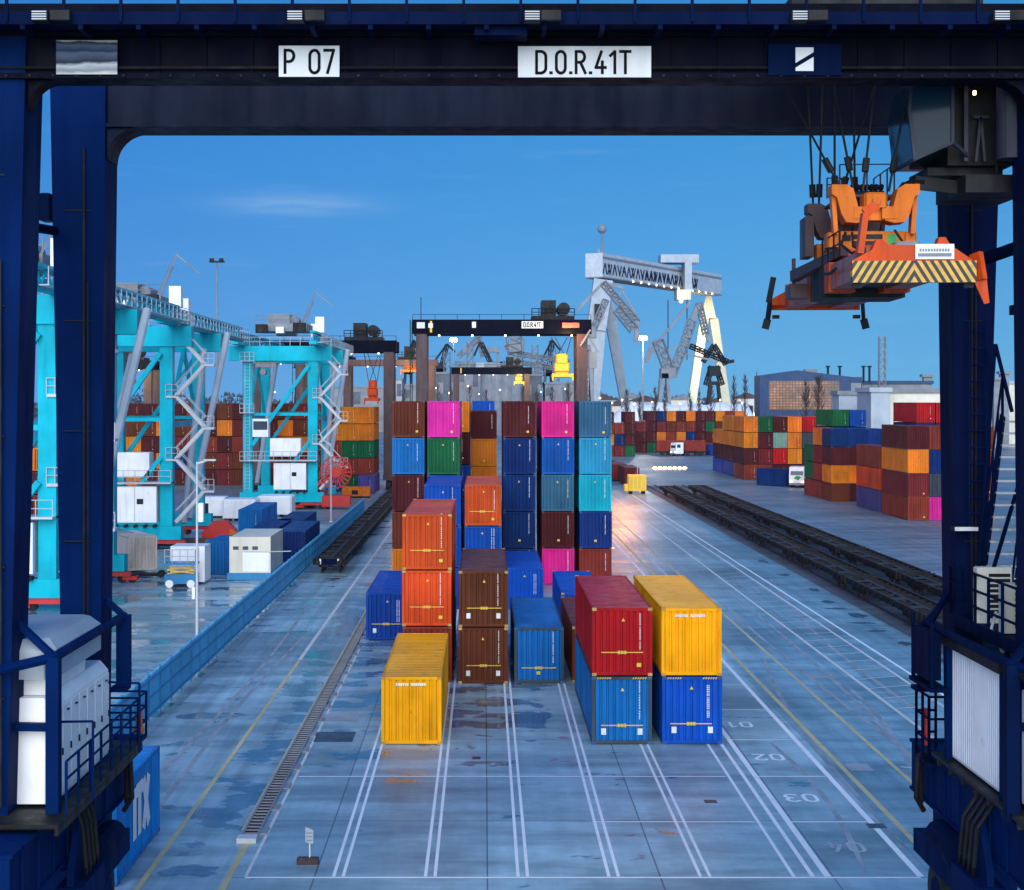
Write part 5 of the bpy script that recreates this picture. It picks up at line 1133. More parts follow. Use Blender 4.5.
# far stacks on the left
G4 = 'containers stacked far left'
for i, cols in enumerate([['green', 'rust-red', 'green', 'orange', 'orange'], ['dull red', 'rust-red', 'green', 'orange', 'orange']][::1]):
    stack(PX(349.5 + i * 16.3, 244), 244, ['violet' if i else 'green'] + cols[1:], f'in the {nth[i]} column under the dark left gantry', G4, full=False, h=2.6, zs=.93)
stack(PX(333.5, 244), 244, ['navy', 'turquoise', 'rust-red', 'orange', 'brown'], 'in the column left of the orange green ones', G4, full=False, h=2.6, zs=.93)
Yl = 262
r3 = random.Random(11)
for i in range(17):
    px = 103 + i * 15.2
    if 330 < px < 380: continue
    cols = [r3.choice(['maroon', 'rust-red', 'brown', 'dull red', 'maroon', 'navy', 'brown', 'orange', 'brown']) for _ in range(5)]
    if i < 5: cols = [r3.choice(['orange', 'brown', 'rust-red', 'orange', 'maroon']) for _ in range(4)] + ['maroon']
    nn = ['first', 'second', 'third', 'fourth', 'fifth', 'sixth', 'seventh', 'eighth', 'ninth', 'tenth', 'eleventh', 'twelfth', 'thirteenth', 'fourteenth', 'fifteenth', 'sixteenth', 'seventeenth'][i]
    stack(PX(px, Yl), Yl, cols, f'in the {nn} column of the far wall behind the turquoise cranes', G4, full=False, h=2.7, zs=.965)
for i in range(3): stack(PX(33 + i * 10.5, 190), 190, [['maroon', 'brown', 'orange'], ['rust-red', 'navy', 'maroon'], ['dull red', 'maroon', 'brown']][i], f'in the {nth[i]} column glimpsed beside the hidden turquoise crane', G4, full=False)

# ---------------------------------------------------------------- vehicles
def truck(loc, label, cabm, rz=0, load=None, box=None):
    r = thing('lorry', label, 'lorry', loc, 'lorries among the stacks', rz)
    b = MB(); b.prism([(-1.2, .6), (-1.2, 2.0), (-.95, 3.3), (1.1, 3.4), (1.1, .6)], 'x', -1.22, 1.22)
    b.v = [(x, y, z) for x, y, z in b.v]; cb = b.build('cab', M[cabm], r)
    MB().add([(-1.05, -1.21, 2.02), (1.05, -1.21, 2.02), (.95, -.99, 3.05), (-.95, -.99, 3.05)], [(0, 1, 2, 3)]).build('windscreen', M['glass'], cb)
    for x in (-1.23, 1.23): MB().box(min(x, x * .995), max(x, x * .995), -.8, .2, 2.1, 2.9).build('side_window', M['glass'], cb)
    for x in (-.9, .9): MB().box(x - .16, x + .16, -1.24, -1.205, .85, 1.05).build('headlight', M['lampsmall'], cb)
    MB().box(-1.22, 1.22, -1.3, -1.21, .45, .8).build('bumper', M['midgrey'], r)
    MB().box(-.9, .9, 1.11, 13.6, .75, 1.1).build('chassis', M['dark'], r)
    for y in (-.2, 2.6, 10, 11.3, 12.6):
        for x in (-1.0, 1.0): MB().tube((x - .17, y, .5), (x + .17, y, .5), .5, 14).build('wheel', M['rubber'], r)
    return r
Yt = 22400 / 56.
truck((PX(677, Yt), Yt, 0), 'white lorry parked in front of the far container row', 'white', R(-62))
container('rust-red', PX(656, Yt + 4), Yt + 3, 1.15, 'rust red container on a chassis left of the white lorry', G3, full=False, rz=R(-90))
container('blue', PX(709, Yt + 3), Yt + 4, .1, 'blue container low behind the white lorry', G3, L=20, full=False, rz=R(-70))
for dx in (-3, 0, 3):
    pass
k = thing('trailer_chassis', 'dark trailer chassis under the rust red container', 'trailer', (PX(656, Yt + 4), Yt + 3, 0))
MB().box(0, 12.2, -1.1, 1.1, .8, 1.14).build('frame', M['dark'], k)
for x in (1.5, 3, 10, 11.3): MB().tube((x, -1.1, .5), (x, 1.1, .5), .5, 14).build('wheel', M['rubber'], k)
Yt2 = 22400 / 87.5
tk = truck((PX(798, Yt2), Yt2, 0), 'dark lorry with green lit windscreen sticker near the back row', 'white', R(-20))
MB().add([(-.5, -1.225, 1.5), (.25, -1.225, 1.2), (.7, -1.225, 1.75), (.0, -1.225, 1.95)], [(0, 1, 2, 3)]).build('emblem', M['green'], tk)
container('dark blue', PX(787, Yt2 + 6), Yt2 + 3, .1, 'dark blue container on the ground behind the dark lorry', G3, L=20, full=False, rz=R(40))
Yy = 22400 / 94.
k = thing('yellow_tractor', 'yellow box bodied terminal tractor on the lit concrete', 'terminal tractor', (PX(637.5, Yy), Yy, 0))
MB().bbox(-1.35, 1.35, 0, 2.6, .45, 2.8, .05).build('box_body', M['yellow'], k); MB().box(-1.9, -1.36, .2, 2.2, .4, 1.4).build('step', M['yellow'], k)
b = MB()
for i in range(4): b.box(-1.1 + i * .6, -.7 + i * .6, -.02, -.004, .8, 2.5)
b.build('door_panels', M['yband'], k)
for x in (-.95, .95):
    for y in (.4, 2.1): MB().tube((x - .2, y, .4), (x + .2, y, .4), .4, 14).build('wheel', M['rubber'], k)
MB().tube((.1, 1, 2.8), (.1, 1, 5.2), .05, 6).build('antenna', M['galv'], k)
Yb = 22400 / 94.5
k = thing('yellow_booth', 'small yellow booth at the corner of the front right stack', 'booth', (PX(817.5, 238), 236, 0)); MB().bbox(-1.1, .3, 0, 2, 0, 2.5, .04).build('shell', M['yellow'], k); MB().box(-.9, .1, -.02, -.003, .1, 2.1).build('door', M['yband'], k)
for i in range(3):
    container(['maroon', 'dull red', 'maroon'][i], PX(632, 262) + i * -.0 - .8 * i, 262 + i * 14, .2, ['dark red container at the front of the red train by the yellow tractor', 'dull red container second in the red train by the wall', 'dark red container last in the red train by the wall'][i], G3, full=False)
Yq = 22400 / 69.
k = thing('light_barrier', 'row of glowing orange warning lights lying across the road', 'barrier', (PX(652, Yq), Yq, 0)); MB().box(0, 7.2, 0, .3, 0, .35).build('bar', M['offwhite'], k)
for i in range(7): MB().bbox(.3 + i * 1.0, .9 + i * 1.0, -.1, -.01, .1, .4, .02).build('lamp', M['lampo'], k)

# ---------------------------------------------------------------- background
# goliath shipyard crane
gl = thing('goliath_crane', 'huge pale grey shipyard gantry crane with dark lettering above the yard', 'gantry crane', (0, 800, 0))
class OB(MB):
    def __init__(s, y=800): super().__init__(); s.y = y
    def build(s, name, mats, parent, smooth=False):
        l = parent.location if parent.parent is None else parent.parent.location
        s.v = [(x - l.x, y - l.y, z - l.z) for x, y, z in s.v]; return MB.build(s, name, mats, parent, smooth)
A, B_ = P(594, 265, 760), P(714, 285, 900); dirv = (B_ - A).normalized(); side = Vector((dirv.y, -dirv.x, 0)).normalized()
def girder(a, c, w, h): return OB().bar(a, c, w, h)
M['girder'] = paint('white_girder_paint', (.50, .56, .62), .5, .15, .25, .03)
girder(A, B_, 9, 11.2).build('girder', M['girder'], gl)
OB().bar(A + Vector((0, 0, 3.4)) + (fpo := (Vector((dirv.y, -dirv.x, 0)).normalized() * (1 if dirv.x > 0 else -1) * 4.55)), B_ + Vector((0, 0, 3.4)) + fpo, .12, 1.2).build('girder_stripe', M['midgrey'], gl)
o_ = Vector((0, 0, 0))
nrm = side if side.y < 0 else -side
T0, T1 = P(607, 269.5, 757), P(692, 282.5, 868)
fp_ = nrm * 4.6
tA = A + dirv * ((T0 - A).dot(dirv)) + fp_; tB = A + dirv * ((T1 - A).dot(dirv)) + fp_
LW = OB(); nL = 22
for i in range(nL):
    a = tA.lerp(tB, i / nL); c = tA.lerp(tB, (i + .62) / nL); z0, z1 = -4.2, .8; wb = .75 if i % 3 else 1.3
    q = [((0, 0), (.5, 1)), ((.5, 1), (1, 0)), ((0, 1), (.6, 0)), ((.5, 0), (1, 1)), ((.1, .5), (.9, .45)), ((.5, 0), (.5, 1))]
    for j in {0: (0, 1), 1: (0, 3, 2), 2: (0, 1), 3: (2, 3), 4: (0, 1, 4)}[i % 5] + ((5,) if 8 < i < 15 else ()):
        (u0, v0), (u1, v1) = q[j]; LW.bar(a.lerp(c, u0 * 1.3) + Vector((0, 0, z0 + (z1 - z0) * v0)), a.lerp(c, u1 * 1.3) + Vector((0, 0, z0 + (z1 - z0) * v1)), .3, .7 if i < 8 else .95)
LW.build('girder_lettering', M['navy'], gl)
OB().bar(A + Vector((0, 0, -5.9)), B_ + Vector((0, 0, -5.9)), 9.6, .6).build('girder_flange', M['midgrey'], gl)
for i in range(12):
    c = A.lerp(B_, .22 + i * .062) + nrm * 4.9 + Vector((0, 0, -5.9)); OB().ball(c, .45, 8, 5).build('lamp', M['lampsmall'], gl)
# rigid leg
b = OB(); b.bar(P(603, 280, 762), P(596, 330, 762), 9, 7, up=(0, 1, 0)); b.bar(P(596, 330, 762), P(592, 424, 762), 9, 5, up=(0, 1, 0), w2=4.5); b.build('rigid_leg', M['palegrey'], gl)
b = OB(); b.bar(P(608, 305, 765), P(628, 424, 800), 5.5, 5, up=(0, 1, 0), w2=3.5); b.build('rigid_leg', M['palegrey'], gl)
OB().box(PX(594.5, 757), PX(602, 757), 756, 757.5, PZ(318, 757), PZ(304, 757)).build('machine_window', M['dark'], gl)
M['lit'] = paint('cream_lit_paint', (.78, .74, .56), .5, .1, .2, .02)  # lamplight on the hinged leg is partly put into this brighter cream
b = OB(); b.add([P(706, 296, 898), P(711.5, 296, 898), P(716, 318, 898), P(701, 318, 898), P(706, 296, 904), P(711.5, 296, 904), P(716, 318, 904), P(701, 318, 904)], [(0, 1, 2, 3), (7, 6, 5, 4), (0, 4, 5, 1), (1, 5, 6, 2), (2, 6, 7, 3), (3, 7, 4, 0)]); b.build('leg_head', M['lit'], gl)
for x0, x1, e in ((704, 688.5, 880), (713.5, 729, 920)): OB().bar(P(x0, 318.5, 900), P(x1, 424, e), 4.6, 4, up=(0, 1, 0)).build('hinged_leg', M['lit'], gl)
b = OB(); b.box(PX(660, 840), PX(698, 840), 836, 850, PZ(263, 840), PZ(255, 840)); b.box(PX(684, 840), PX(691, 840), 836, 850, PZ(290, 840), PZ(263, 840)); b.build('trolley', M['palegrey'], gl)
b = OB(); b.box(PX(676, 838), PX(690, 838), 834, 846, PZ(300, 838), PZ(290, 838)); b.build('lower_trolley', M['lit'], gl); OB().ball(P(681, 301, 833), 1.0, 8, 5).build('lamp', M['lampsmall'], gl)
b = OB(); b.tube(P(602, 254, 760), P(602, 232, 760), .5, 6); b.ball(P(602, 229, 760), 2.2, 10, 6); b.box(PX(597, 760), PX(600, 760), 759, 761, PZ(254, 760), PZ(249, 760)); b.build('mast', M['midgrey'], gl)
for x in (668, 687): OB().tube(P(x, 300, 838), P(x, 360, 838), .25, 4).build('hoist_rope', M['dark'], gl)
# level luffing cranes
def jib(label, Y, base, tower, arms, cab=None, mat='midgrey'):
    r = thing('harbour_crane', label, 'harbour crane', (PX(base[0], Y), Y, 0), 'harbour jib cranes')
    b = OB(); x0 = PX(base[0], Y); w_ = base[1] * Y / F
    for sx in (-1, 1):
        for dy in (-3, 3): b.bar((x0 + sx * w_, Y + dy, 0), (x0 + sx * w_ * .45, Y + dy * .5, PZ(tower, Y)), 1.1)
    b.box(x0 - w_ * .55, x0 + w_ * .55, Y - 2.5, Y + 2.5, PZ(tower, Y), PZ(tower, Y) + 1.6); b.build('portal', M[mat], r)
    if cab: OB().bbox(PX(cab[0], Y), PX(cab[1], Y), Y - 2.5, Y + 2.5, PZ(cab[3], Y), PZ(cab[2], Y), .3).build('machine_house', M[mat], r)
    for pts, wid in arms:
        b = OB()
        for a, c in zip(pts[:-1], pts[1:]):
            a, c = P(*a, Y), P(*c, Y); wd = wid * 1.15
            if wid < 1.35 or (c - a).length < 8: b.bar(a, c, wid * .75, wid * .75); continue
            b.lattice(a, c, wd, wd * 1.1, max(3, int((c - a).length / wd / 1.2)), .24); b.bar(a, c, wd * .35, wd * .45)
        b.build('jib_arm', M[mat], r)
    return r
jib('grey jib crane bent across the goliath crane left leg', 520, (586, 8), 350, [([(577, 310), (603, 283), (624, 288)], 1.3), ([(603, 283), (637, 322)], 1.6), ([(637, 322), (636, 342)], 1.8), ([(606, 300), (592, 332)], 1.5), ([(622, 290), (640, 322)], .7), ([(612, 305), (624, 288)], .9), ([(617, 309), (634, 330)], 2.3)], (572, 596, 326, 338))
jib('grey jib crane leaning under the goliath crane girder', 560, (664, 7), 378, [([(645, 363), (652, 342), (660, 340), (690, 302)], 1.1), ([(658, 341), (671, 376)], 2.8), ([(671, 376), (684, 345), (692, 320), (699, 303)], 2.2), ([(699, 303), (706, 335), (710, 342)], 1.6), ([(661, 352), (684, 345)], .8), ([(680, 352), (718, 362)], .8), ([(646, 362), (656, 345)], 1.6)], (660, 676, 368, 378))
jib('dark squat harbour crane behind the goliath hinged leg', 700, (714, 9), 385, [([(690, 346), (728, 362)], 1.6), ([(703, 362), (714, 345), (726, 365)], 1.4), ([(728, 362), (734, 361)], 2), ([(706, 385), (712, 366)], 1.6), ([(722, 385), (716, 366)], 1.6)], (708, 720, 366, 376), 'dark')
jib('distant grey jib crane above the silos', 760, (466, 10), 372, [([(458, 357), (479, 337), (483, 357)], 1.6), ([(466, 358), (480, 338)], 1.2), ([(463, 350), (468, 350)], 4), ([(487, 350), (500, 350)], 3.4), ([(488, 350), (491, 366)], 1.4), ([(498, 350), (497, 366)], 1.4), ([(455, 365), (505, 367)], 2.5)], (460, 500, 362, 372), 'midgrey')
jib('distant grey tower crane beside the yellow spreader', 720, (515, 5), 380, [([(505, 348), (523, 338)], 1.4), ([(513, 336), (516, 360)], 5), ([(508, 352), (570, 362)], 1.5), ([(508, 360), (570, 371)], 1.5), ([(512, 352), (520, 361), (528, 355), (537, 364), (545, 358), (552, 367), (560, 361)], .8), ([(540, 362), (540, 395)], 3.5), ([(533, 366), (547, 395)], .9), ([(547, 366), (533, 395)], .9)], (508, 524, 340, 352), 'midgrey')
M['slatep'] = paint('slate_panel', (.09, .105, .13), .6, .3, .3, .03)
# ship and silos
k = thing('grain_silos', 'row of pale cylindrical silos behind the far small gantry', 'silos', (PX(510, 640), 640, 0))
for px in (489, 497, 506, 516): OB().tube((PX(px, 640), 640, 0), (PX(px, 640), 640, PZ(366 + abs(px - 506) * .3, 640)), 3.4, 18).build('silo', M['midgrey'], k)
OB().box(PX(484, 642), PX(522, 642), 640.5, 643, PZ(367, 640), PZ(363, 640)).build('gallery', M['midgrey'], k)
def plant(label, Y, blocks, nm='industrial_building', cat='building', winm='dark'):
    x0 = PX((blocks[0][0] + blocks[0][1]) / 2, Y); k = thing(nm, label, cat, (x0, Y, 0))
    for a, c, top, mt in blocks:
        b = OB().box(PX(a, Y), PX(c, Y), Y, Y + 22, 0, PZ(top, Y)); o_ = b.build('block', M[mt], k)
        OB().box(PX(a, Y) - .3, PX(c, Y) + .3, Y - .3, Y + 22.3, PZ(top, Y) + .01, PZ(top, Y) + .8).build('roof', M['midgrey'], o_)
        g = OB(); n = max(2, int((c - a) / 5)); rows = max(1, int((402 - top) / 8))
        n = min(n, 4)
        for i in range(n):
            xx = PX(a + (i + .5) * (c - a) / n, Y); hw_ = (c - a) / n * Y / F * .38; zz = PZ(top + 8 + (i % 2) * 5, Y)
            OB().box(xx - hw_, xx + hw_, Y - .06, Y - .004, zz - 1.6 - (i % 3), zz + 1.8).build('wall_panel', M['steel' if i % 2 else 'slatep'], o_)
    return k
plant('grey factory block with stepped roofs behind the brown legged gantry', 660, [(430, 458, 374, 'slatep'), (458, 486, 370, 'midgrey'), (522, 542, 376, 'slatep'), (545, 578, 384, 'midgrey'), (404, 429, 386, 'midgrey')])
plant('low dark warehouse far behind the left cranes', 700, [(300, 384, 388, 'midgrey'), (384, 402, 380, 'palegrey')])
k = thing('docked_ship', 'grey docked ship with tall superstructure behind the silos', 'ship', (PX(475, 720), 720, 0))
OB().prism([(PX(425, 720), 8), (PX(570, 720), 8), (PX(578, 720), 16), (PX(420, 720), 16)], 'y', 720, 742).build('hull', M['midgrey'], k)
OB().box(PX(470, 720), PX(505, 720), 724, 738, 16, 26).box(PX(476, 720), PX(500, 720), 726, 736, 26, 31).build('superstructure', M['palegrey'], k)
for px, tp, Y in ((470, 341, 690), (447, 352, 700), (535, 345, 700), (556, 352, 690), (590, 358, 680)):
    k = thing('lattice_mast', {470: 'thin lattice mast over the grey silos', 447: 'thin lattice mast left of the small far gantry', 535: 'lattice mast left of the hanging yellow spreader', 556: 'short lattice mast behind the hanging yellow spreader', 590: 'lattice mast right of the brown gantry leg'}[px], 'mast', (PX(px, Y), Y, 0), 'distant lattice masts')
    OB().lattice((PX(px, Y), Y, 0), (PX(px, Y), Y, PZ(tp, Y)), 2.6, 2.6, 12, .22).build('lattice', M['midgrey'], k)
k = thing('lattice_tower', 'tall slim lattice tower behind the white hall', 'tower', (PX(882, 430), 430, 0)); OB().lattice((PX(882, 430), 430, 0), (PX(882, 430), 430, PZ(336, 430)), 1.6, 1.6, 16, .12).build('lattice', M['steel'], k)
# lit masts
for px, py, Y, lb, mt in ((453.5, 340, 520, 'tall floodlight mast glowing white under the brown legged gantry', 'lampw'), (643, 338, 470, 'tall floodlight mast glowing white before the goliath crane', 'lampw')):
    k = tall_mast(px, py + 1.5, Y, lb, head=True); z = PZ(py, Y)
    for dx in (-.6, .6): MB().ball((dx, -.95, z), .62, 10, 6).build('lamp', M[mt], k)
# blue shed with glazed lit wall
Ys = 420.
k = thing('shipyard_hall', 'dark blue hall with a wide glowing glazed wall', 'hall', (PX(815, Ys), Ys, 0))
b = OB(); x0, x1 = PX(760, Ys), PX(851, Ys); zt = PZ(374.5, Ys)
b.prism([(x0, 0), (x1, 0), (x1, zt - .6), ((x0 + x1) / 2 - 2, zt + 1.1), (x0, zt - .3)], 'y', Ys, Ys + 9); b.box(x1 + .01, PX(862, Ys), Ys, Ys + 9, 0, PZ(377, Ys)); b.build('walls', M['shedblue'], k)
for i, px in enumerate((832, 844, 868, 874)): OB().tube((PX(px, Ys), Ys + 5, zt - 2), (PX(px, Ys), Ys + 5, zt + 2), .3, 8).box(PX(px, Ys) - .5, PX(px, Ys) + .5, Ys + 4.5, Ys + 5.5, zt + 2, zt + 2.4).build('roof_vent', M['dark'], k)
m, t = newmat('lit_glazing')
tc = t.n('ShaderNodeTexCoord'); br = t.n('ShaderNodeTexBrick'); br.offset = 0; br.inputs['Scale'].default_value = 1; br.inputs['Mortar Size'].default_value = .10; br.inputs['Brick Width'].default_value = .85; br.inputs['Row Height'].default_value = .72
sx = t.n('ShaderNodeSeparateXYZ'); t.l(tc.outputs['Object'], sx.inputs[0]); cb = t.n('ShaderNodeCombineXYZ'); t.l(sx.outputs[0], cb.inputs[0]); t.l(sx.outputs[2], cb.inputs[1]); t.l(cb.outputs[0], br.inputs['Vector'])
br.inputs['Color1'].default_value = (.20, .075, .03, 1); br.inputs['Color2'].default_value = (.40, .16, .05, 1); br.inputs['Mortar'].default_value = (.02, .015, .015, 1)
nz = t.noise(t.mapping(tc.outputs['Object'], (.14, 1, .25)), 1, 3); bs = t.n('ShaderNodeBsdfPrincipled'); bs.inputs['Base Color'].default_value = (.06, .045, .04, 1); bs.inputs['Roughness'].default_value = .3
t.l(br.outputs['Color'], bs.inputs['Emission Color']); t.l(t.ramp(nz, .35, .7, .25, 1.2), bs.inputs['Emission Strength']); t.out(bs.outputs[0])
OB().box(PX(769, Ys), PX(839, Ys), Ys - .12, Ys - .01, PZ(410, Ys), PZ(381, Ys)).build('glazed_wall', m, k)
OB().box(PX(851, Ys), PX(861, Ys), Ys - .1, Ys - .01, PZ(400, Ys), PZ(383, Ys)).build('side_glazing', M['midgrey'], k)
def hall(label, Y, xa, xb2, top, mt, rt, wins=None, d=7):
    k = thing('white_hall', label, 'hall', (PX((xa + xb2) / 2, Y), Y, 0), 'halls behind the right stacks')
    OB().box(PX(xa, Y), PX(xb2, Y), Y, Y + d, 0, PZ(top, Y)).build('walls', M[mt], k)
    OB().box(PX(xa, Y) - .4, PX(xb2, Y) + .4, Y - .4, Y + d, PZ(top, Y) + .01, PZ(top, Y) + .9).build('roof', M[rt], k)
    for w0, w1, a, c in (wins or []): OB().box(PX(w0, Y), PX(w1, Y), Y - .06, Y - .004, PZ(c, Y), PZ(a, Y)).build('window', M['glass'], k)
    return k
hall('long blue roofed hall behind the lattice tower', 440, 862, 932, 384, 'midgrey', 'shedblue')
hall('pale blue block with dark doors beside the glazed hall', 345, 839, 871, 395, 'palegrey', 'midgrey', [(857, 860.5, 407, 412), (861.5, 865, 407, 412), (866, 869.5, 407, 412)])
hall('white hall with a row of small square windows', 325, 890, 960, 393, 'offwhite', 'midgrey', [(893.5 + i * 5.1, 897.3 + i * 5.1, 409.5, 413.5) for i in range(10)])
hall('light grey block at the left end of the white hall', 322, 871, 890, 392, 'palegrey', 'palegrey', d=12)
hall('pale long hall behind the right crane legs', 480, 985, 1080, 384, 'offwhite', 'palegrey')
for px, tp in ((1005, 374), (998, 380), (928, 377), (811, 372)):
    k = thing('roof_vent_tower', {1005: 'chimney like vent tower right of the far right leg', 998: 'small vent beside the chimney like tower', 928: 'slim vent mast left of the right crane leg', 811: 'slim vent on the ridge of the glazed hall'}[px], 'vent', (PX(px, 470), 470, 0)); OB().box(PX(px, 470) - 1.2, PX(px, 470) + 1.2, 470, 472, 0, PZ(tp, 470)).box(PX(px, 470) - 1.8, PX(px, 470) + 1.8, 469.5, 472.5, PZ(tp, 470), PZ(tp, 470) + .8).build('shaft', M['midgrey'], k)
# snow bank
b = MB(); n = 40; vs = []
for i in range(n + 1):
    x = PX(596, 520) + i * (PX(768, 520) - PX(596, 520)) / n; e = min(1, i / 8, (n - i) / 4) ** .6; h_ = (12.9 + .5 * math.sin(i * .9) + .25 * math.sin(i * 2.3)) * e
    vs += [(x, 520, -.2), (x, 524, h_ * .75), (x, 530, h_), (x, 545, h_ * .9), (x, 560, -.2)]
b.add(vs, [(5 * i + k, 5 * (i + 1) + k, 5 * (i + 1) + k + 1, 5 * i + k + 1) for i in range(n) for k in range(4)])
struct(b.build('snow_bank', M['snow'], None, True))
# trees: bare, narrow crowns of fine twigs
def bare_tree(px, top, Y, wid, label, seed, group='bare trees by the snow bank', n=90):
    r = random.Random(seed); hgt = PZ(top, Y); k = thing('bare_tree', label, 'tree', (PX(px, Y), Y, 0), group)
    MB().tube((0, 0, 0), (0, 0, hgt * .45), hgt * .018, 7, hgt * .010).tube((0, 0, hgt * .45), (0, 0, hgt * .97), hgt * .010, 6, .02).build('trunk', M['bark'], k)
    b = MB(); ww_ = wid * Y / F
    for i in range(n):
        z = hgt * r.uniform(.2, .9); a = r.uniform(0, 6.283); prof = math.sin(min(1, (z / hgt - .12) / .75) * 3.0) * .75 + .25
        L = ww_ * prof * r.uniform(.5, 1.1); up = r.uniform(.9, 2.2) * L
        p0 = Vector((0, 0, z)); p1 = Vector((L * math.cos(a) * .6, L * math.sin(a) * .6, z + up * .5)); p2 = Vector((L * math.cos(a), L * math.sin(a), min(hgt * 1.02, z + up * 1.15)))
        b.tube(p0, p1, .09, 3, .06, False); b.tube(p1, p2, .06, 3, .025, False)
        for q in range(3):
            s0 = p0.lerp(p2, r.uniform(.3, .9)); b.tube(s0, s0 + Vector((r.uniform(-1, 1), r.uniform(-1, 1), r.uniform(.6, 1.8))) * ww_ * .4, .045, 3, .02, False)
    b.build('crown', M['twig'], k)
for i, (px, top, wd, Y, lb) in enumerate([(627, 386, 5, 505, 'short bare tree right of the brown gantry'), (640, 388, 4, 510, 'thin bare tree under the lit floodlight mast'), (655, 384, 5, 500, 'bare tree between the lit mast and the grey jib crane'), (665, 380, 3.5, 515, 'bare tree in front of the grey jib crane portal'), (699, 384, 3, 500, 'thin bare tree between the goliath hinged legs'), (711, 376, 5, 505, 'bushy bare tree right of the goliath hinged leg'), (734, 371, 5, 495, 'tall dark poplar left of its pair before the blue hall'), (745, 370, 4.5, 500, 'tall dark poplar beside the blue hall'), (757, 366, 3, 490, 'slim tall poplar touching the blue hall corner'), (818, 372, 9, 395, 'wide bare tree in front of the glowing glazed wall'), (806, 376, 7, 398, 'bare tree left of the wide one before the glazing'), (590, 372, 4, 520, 'bare tree just right of the brown gantry leg'), (690, 388, 4, 520, 'low bare tree left of the goliath hinged leg')]):
    bare_tree(px, top, Y, wd, lb, i + 20)
# far shore: wooded strip and low houses
b = MB(); r = random.Random(9); vs = []
for i in range(160):
    x = -700 + i * 10; h_ = r.uniform(14, 26); vs.append((x, h_))
poly = [(-710, 0)] + vs + [(910, 0)]
tm = MB()
for i in range(7000):
    x = r.uniform(-420, 560); y = r.uniform(1180, 1260); h_ = 13 + 3 * math.sin(x * .021) + 2.5 * math.sin(x * .093) + 1.5 * math.sin(x * .31) + r.uniform(-2, 2)
    z = r.uniform(0, h_); s_ = r.uniform(.8, 2.2); a = r.uniform(0, 3.14)
    tm.add([(x - s_ * math.cos(a), y - s_ * math.sin(a), z), (x + s_ * math.cos(a), y + s_ * math.sin(a), z + r.uniform(-1, 1)), (x + r.uniform(-1, 1), y, z + s_ * 1.5)], [(0, 1, 2)])
    if i % 8 == 0: tm.tube((x, y, 0), (x, y, h_), .5, 3, .2, False)
tw = tm.build('far_woodland', paint('far_woodland', (.05, .055, .06), .9, .3, .2, 0)); tw['kind'] = 'stuff'
for i in range(14):
    px = [596, 604, 612, 620, 632, 646, 655, 670, 685, 720, 735, 748, 560, 330][i]; Y = 1050 + (i * 37) % 90; wd = 14 + (i * 7) % 12; hh = 9 + (i * 5) % 7
    k = thing('far_house', f"small far house, {['first','second','third','fourth','fifth','sixth','seventh','eighth','ninth','tenth','eleventh','twelfth','thirteenth','fourteenth'][i]} along the opposite shore from the brown gantry leg" , 'house', (PX(px, Y), Y, 0), 'houses on the far shore')
    MB().box(-wd / 2, wd / 2, 0, 10, 0, hh).build('walls', M[['offwhite', 'palegrey', 'rustwag', 'offwhite'][i % 4]], k); MB().prism([(-wd / 2 - .5, hh), (wd / 2 + .5, hh), (0, hh + 4)], 'y', -.5, 10.5).build('roof', M['brownst' if i % 2 else 'midgrey'], k)
    g = MB()
    for q in range(3): g.box(-wd * .35 + q * wd * .28, -wd * .35 + q * wd * .28 + 1.8, -.1, -.01, 3, 5.2)
    g.build('lit_windows', M['lampsmall'], k)
jib('far slim jib crane left of the brown gantry leg', 820, (408, 6), 374, [([(402, 366), (414, 340), (420, 360)], 1.3), ([(408, 374), (414, 341)], 1.5)], (404, 413, 366, 374), 'dark')
jib('far dark jib crane above the silos on the left', 780, (440, 6), 372, [([(434, 362), (447, 344), (455, 352)], 1.3), ([(440, 372), (447, 345)], 1.5)], (436, 446, 363, 372), 'dark')
jib('far dark jib crane beside the small far gantry', 740, (497, 6), 374, [([(490, 358), (480, 342), (474, 356)], 1.3), ([(496, 374), (481, 343)], 1.5)], (492, 503, 362, 374), 'dark')
jib('far dark jib crane right of the hanging yellow spreader', 760, (548, 6), 376, [([(541, 362), (552, 340), (560, 350)], 1.3), ([(548, 376), (552, 341)], 1.6)], (543, 554, 364, 376), 'dark')
jib('far slim jib crane behind the turquoise cranes', 800, (300, 6), 378, [([(294, 368), (310, 345), (318, 352)], 1.3), ([(300, 378), (309, 346)], 1.5)], (296, 306, 368, 378), 'dark')
r8 = random.Random(4)
for i, px in enumerate((404, 414, 424, 432, 438, 446, 452, 463, 470, 478, 486, 494, 523, 531, 537, 544, 552, 560, 568, 574)):
    if i % 2 == 0: bare_tree(px, 380 + (i * 7) % 9, 610, 5, f"bare tree among the factory blocks, {['first','second','third','fourth','fifth','sixth','seventh','eighth','ninth','tenth'][i // 2]} from the brown gantry's left leg", 60 + i, 'bare trees by the factory', 60)
lampspots = [(436, 388), (449, 393), (468, 386), (479, 394), (500, 390), (528, 388), (541, 392), (565, 389), (600, 398), (612, 403), (622, 400), (634, 404), (652, 402), (680, 404), (720, 400), (742, 403), (388, 392), (330, 396), (300, 394), (275, 392)]
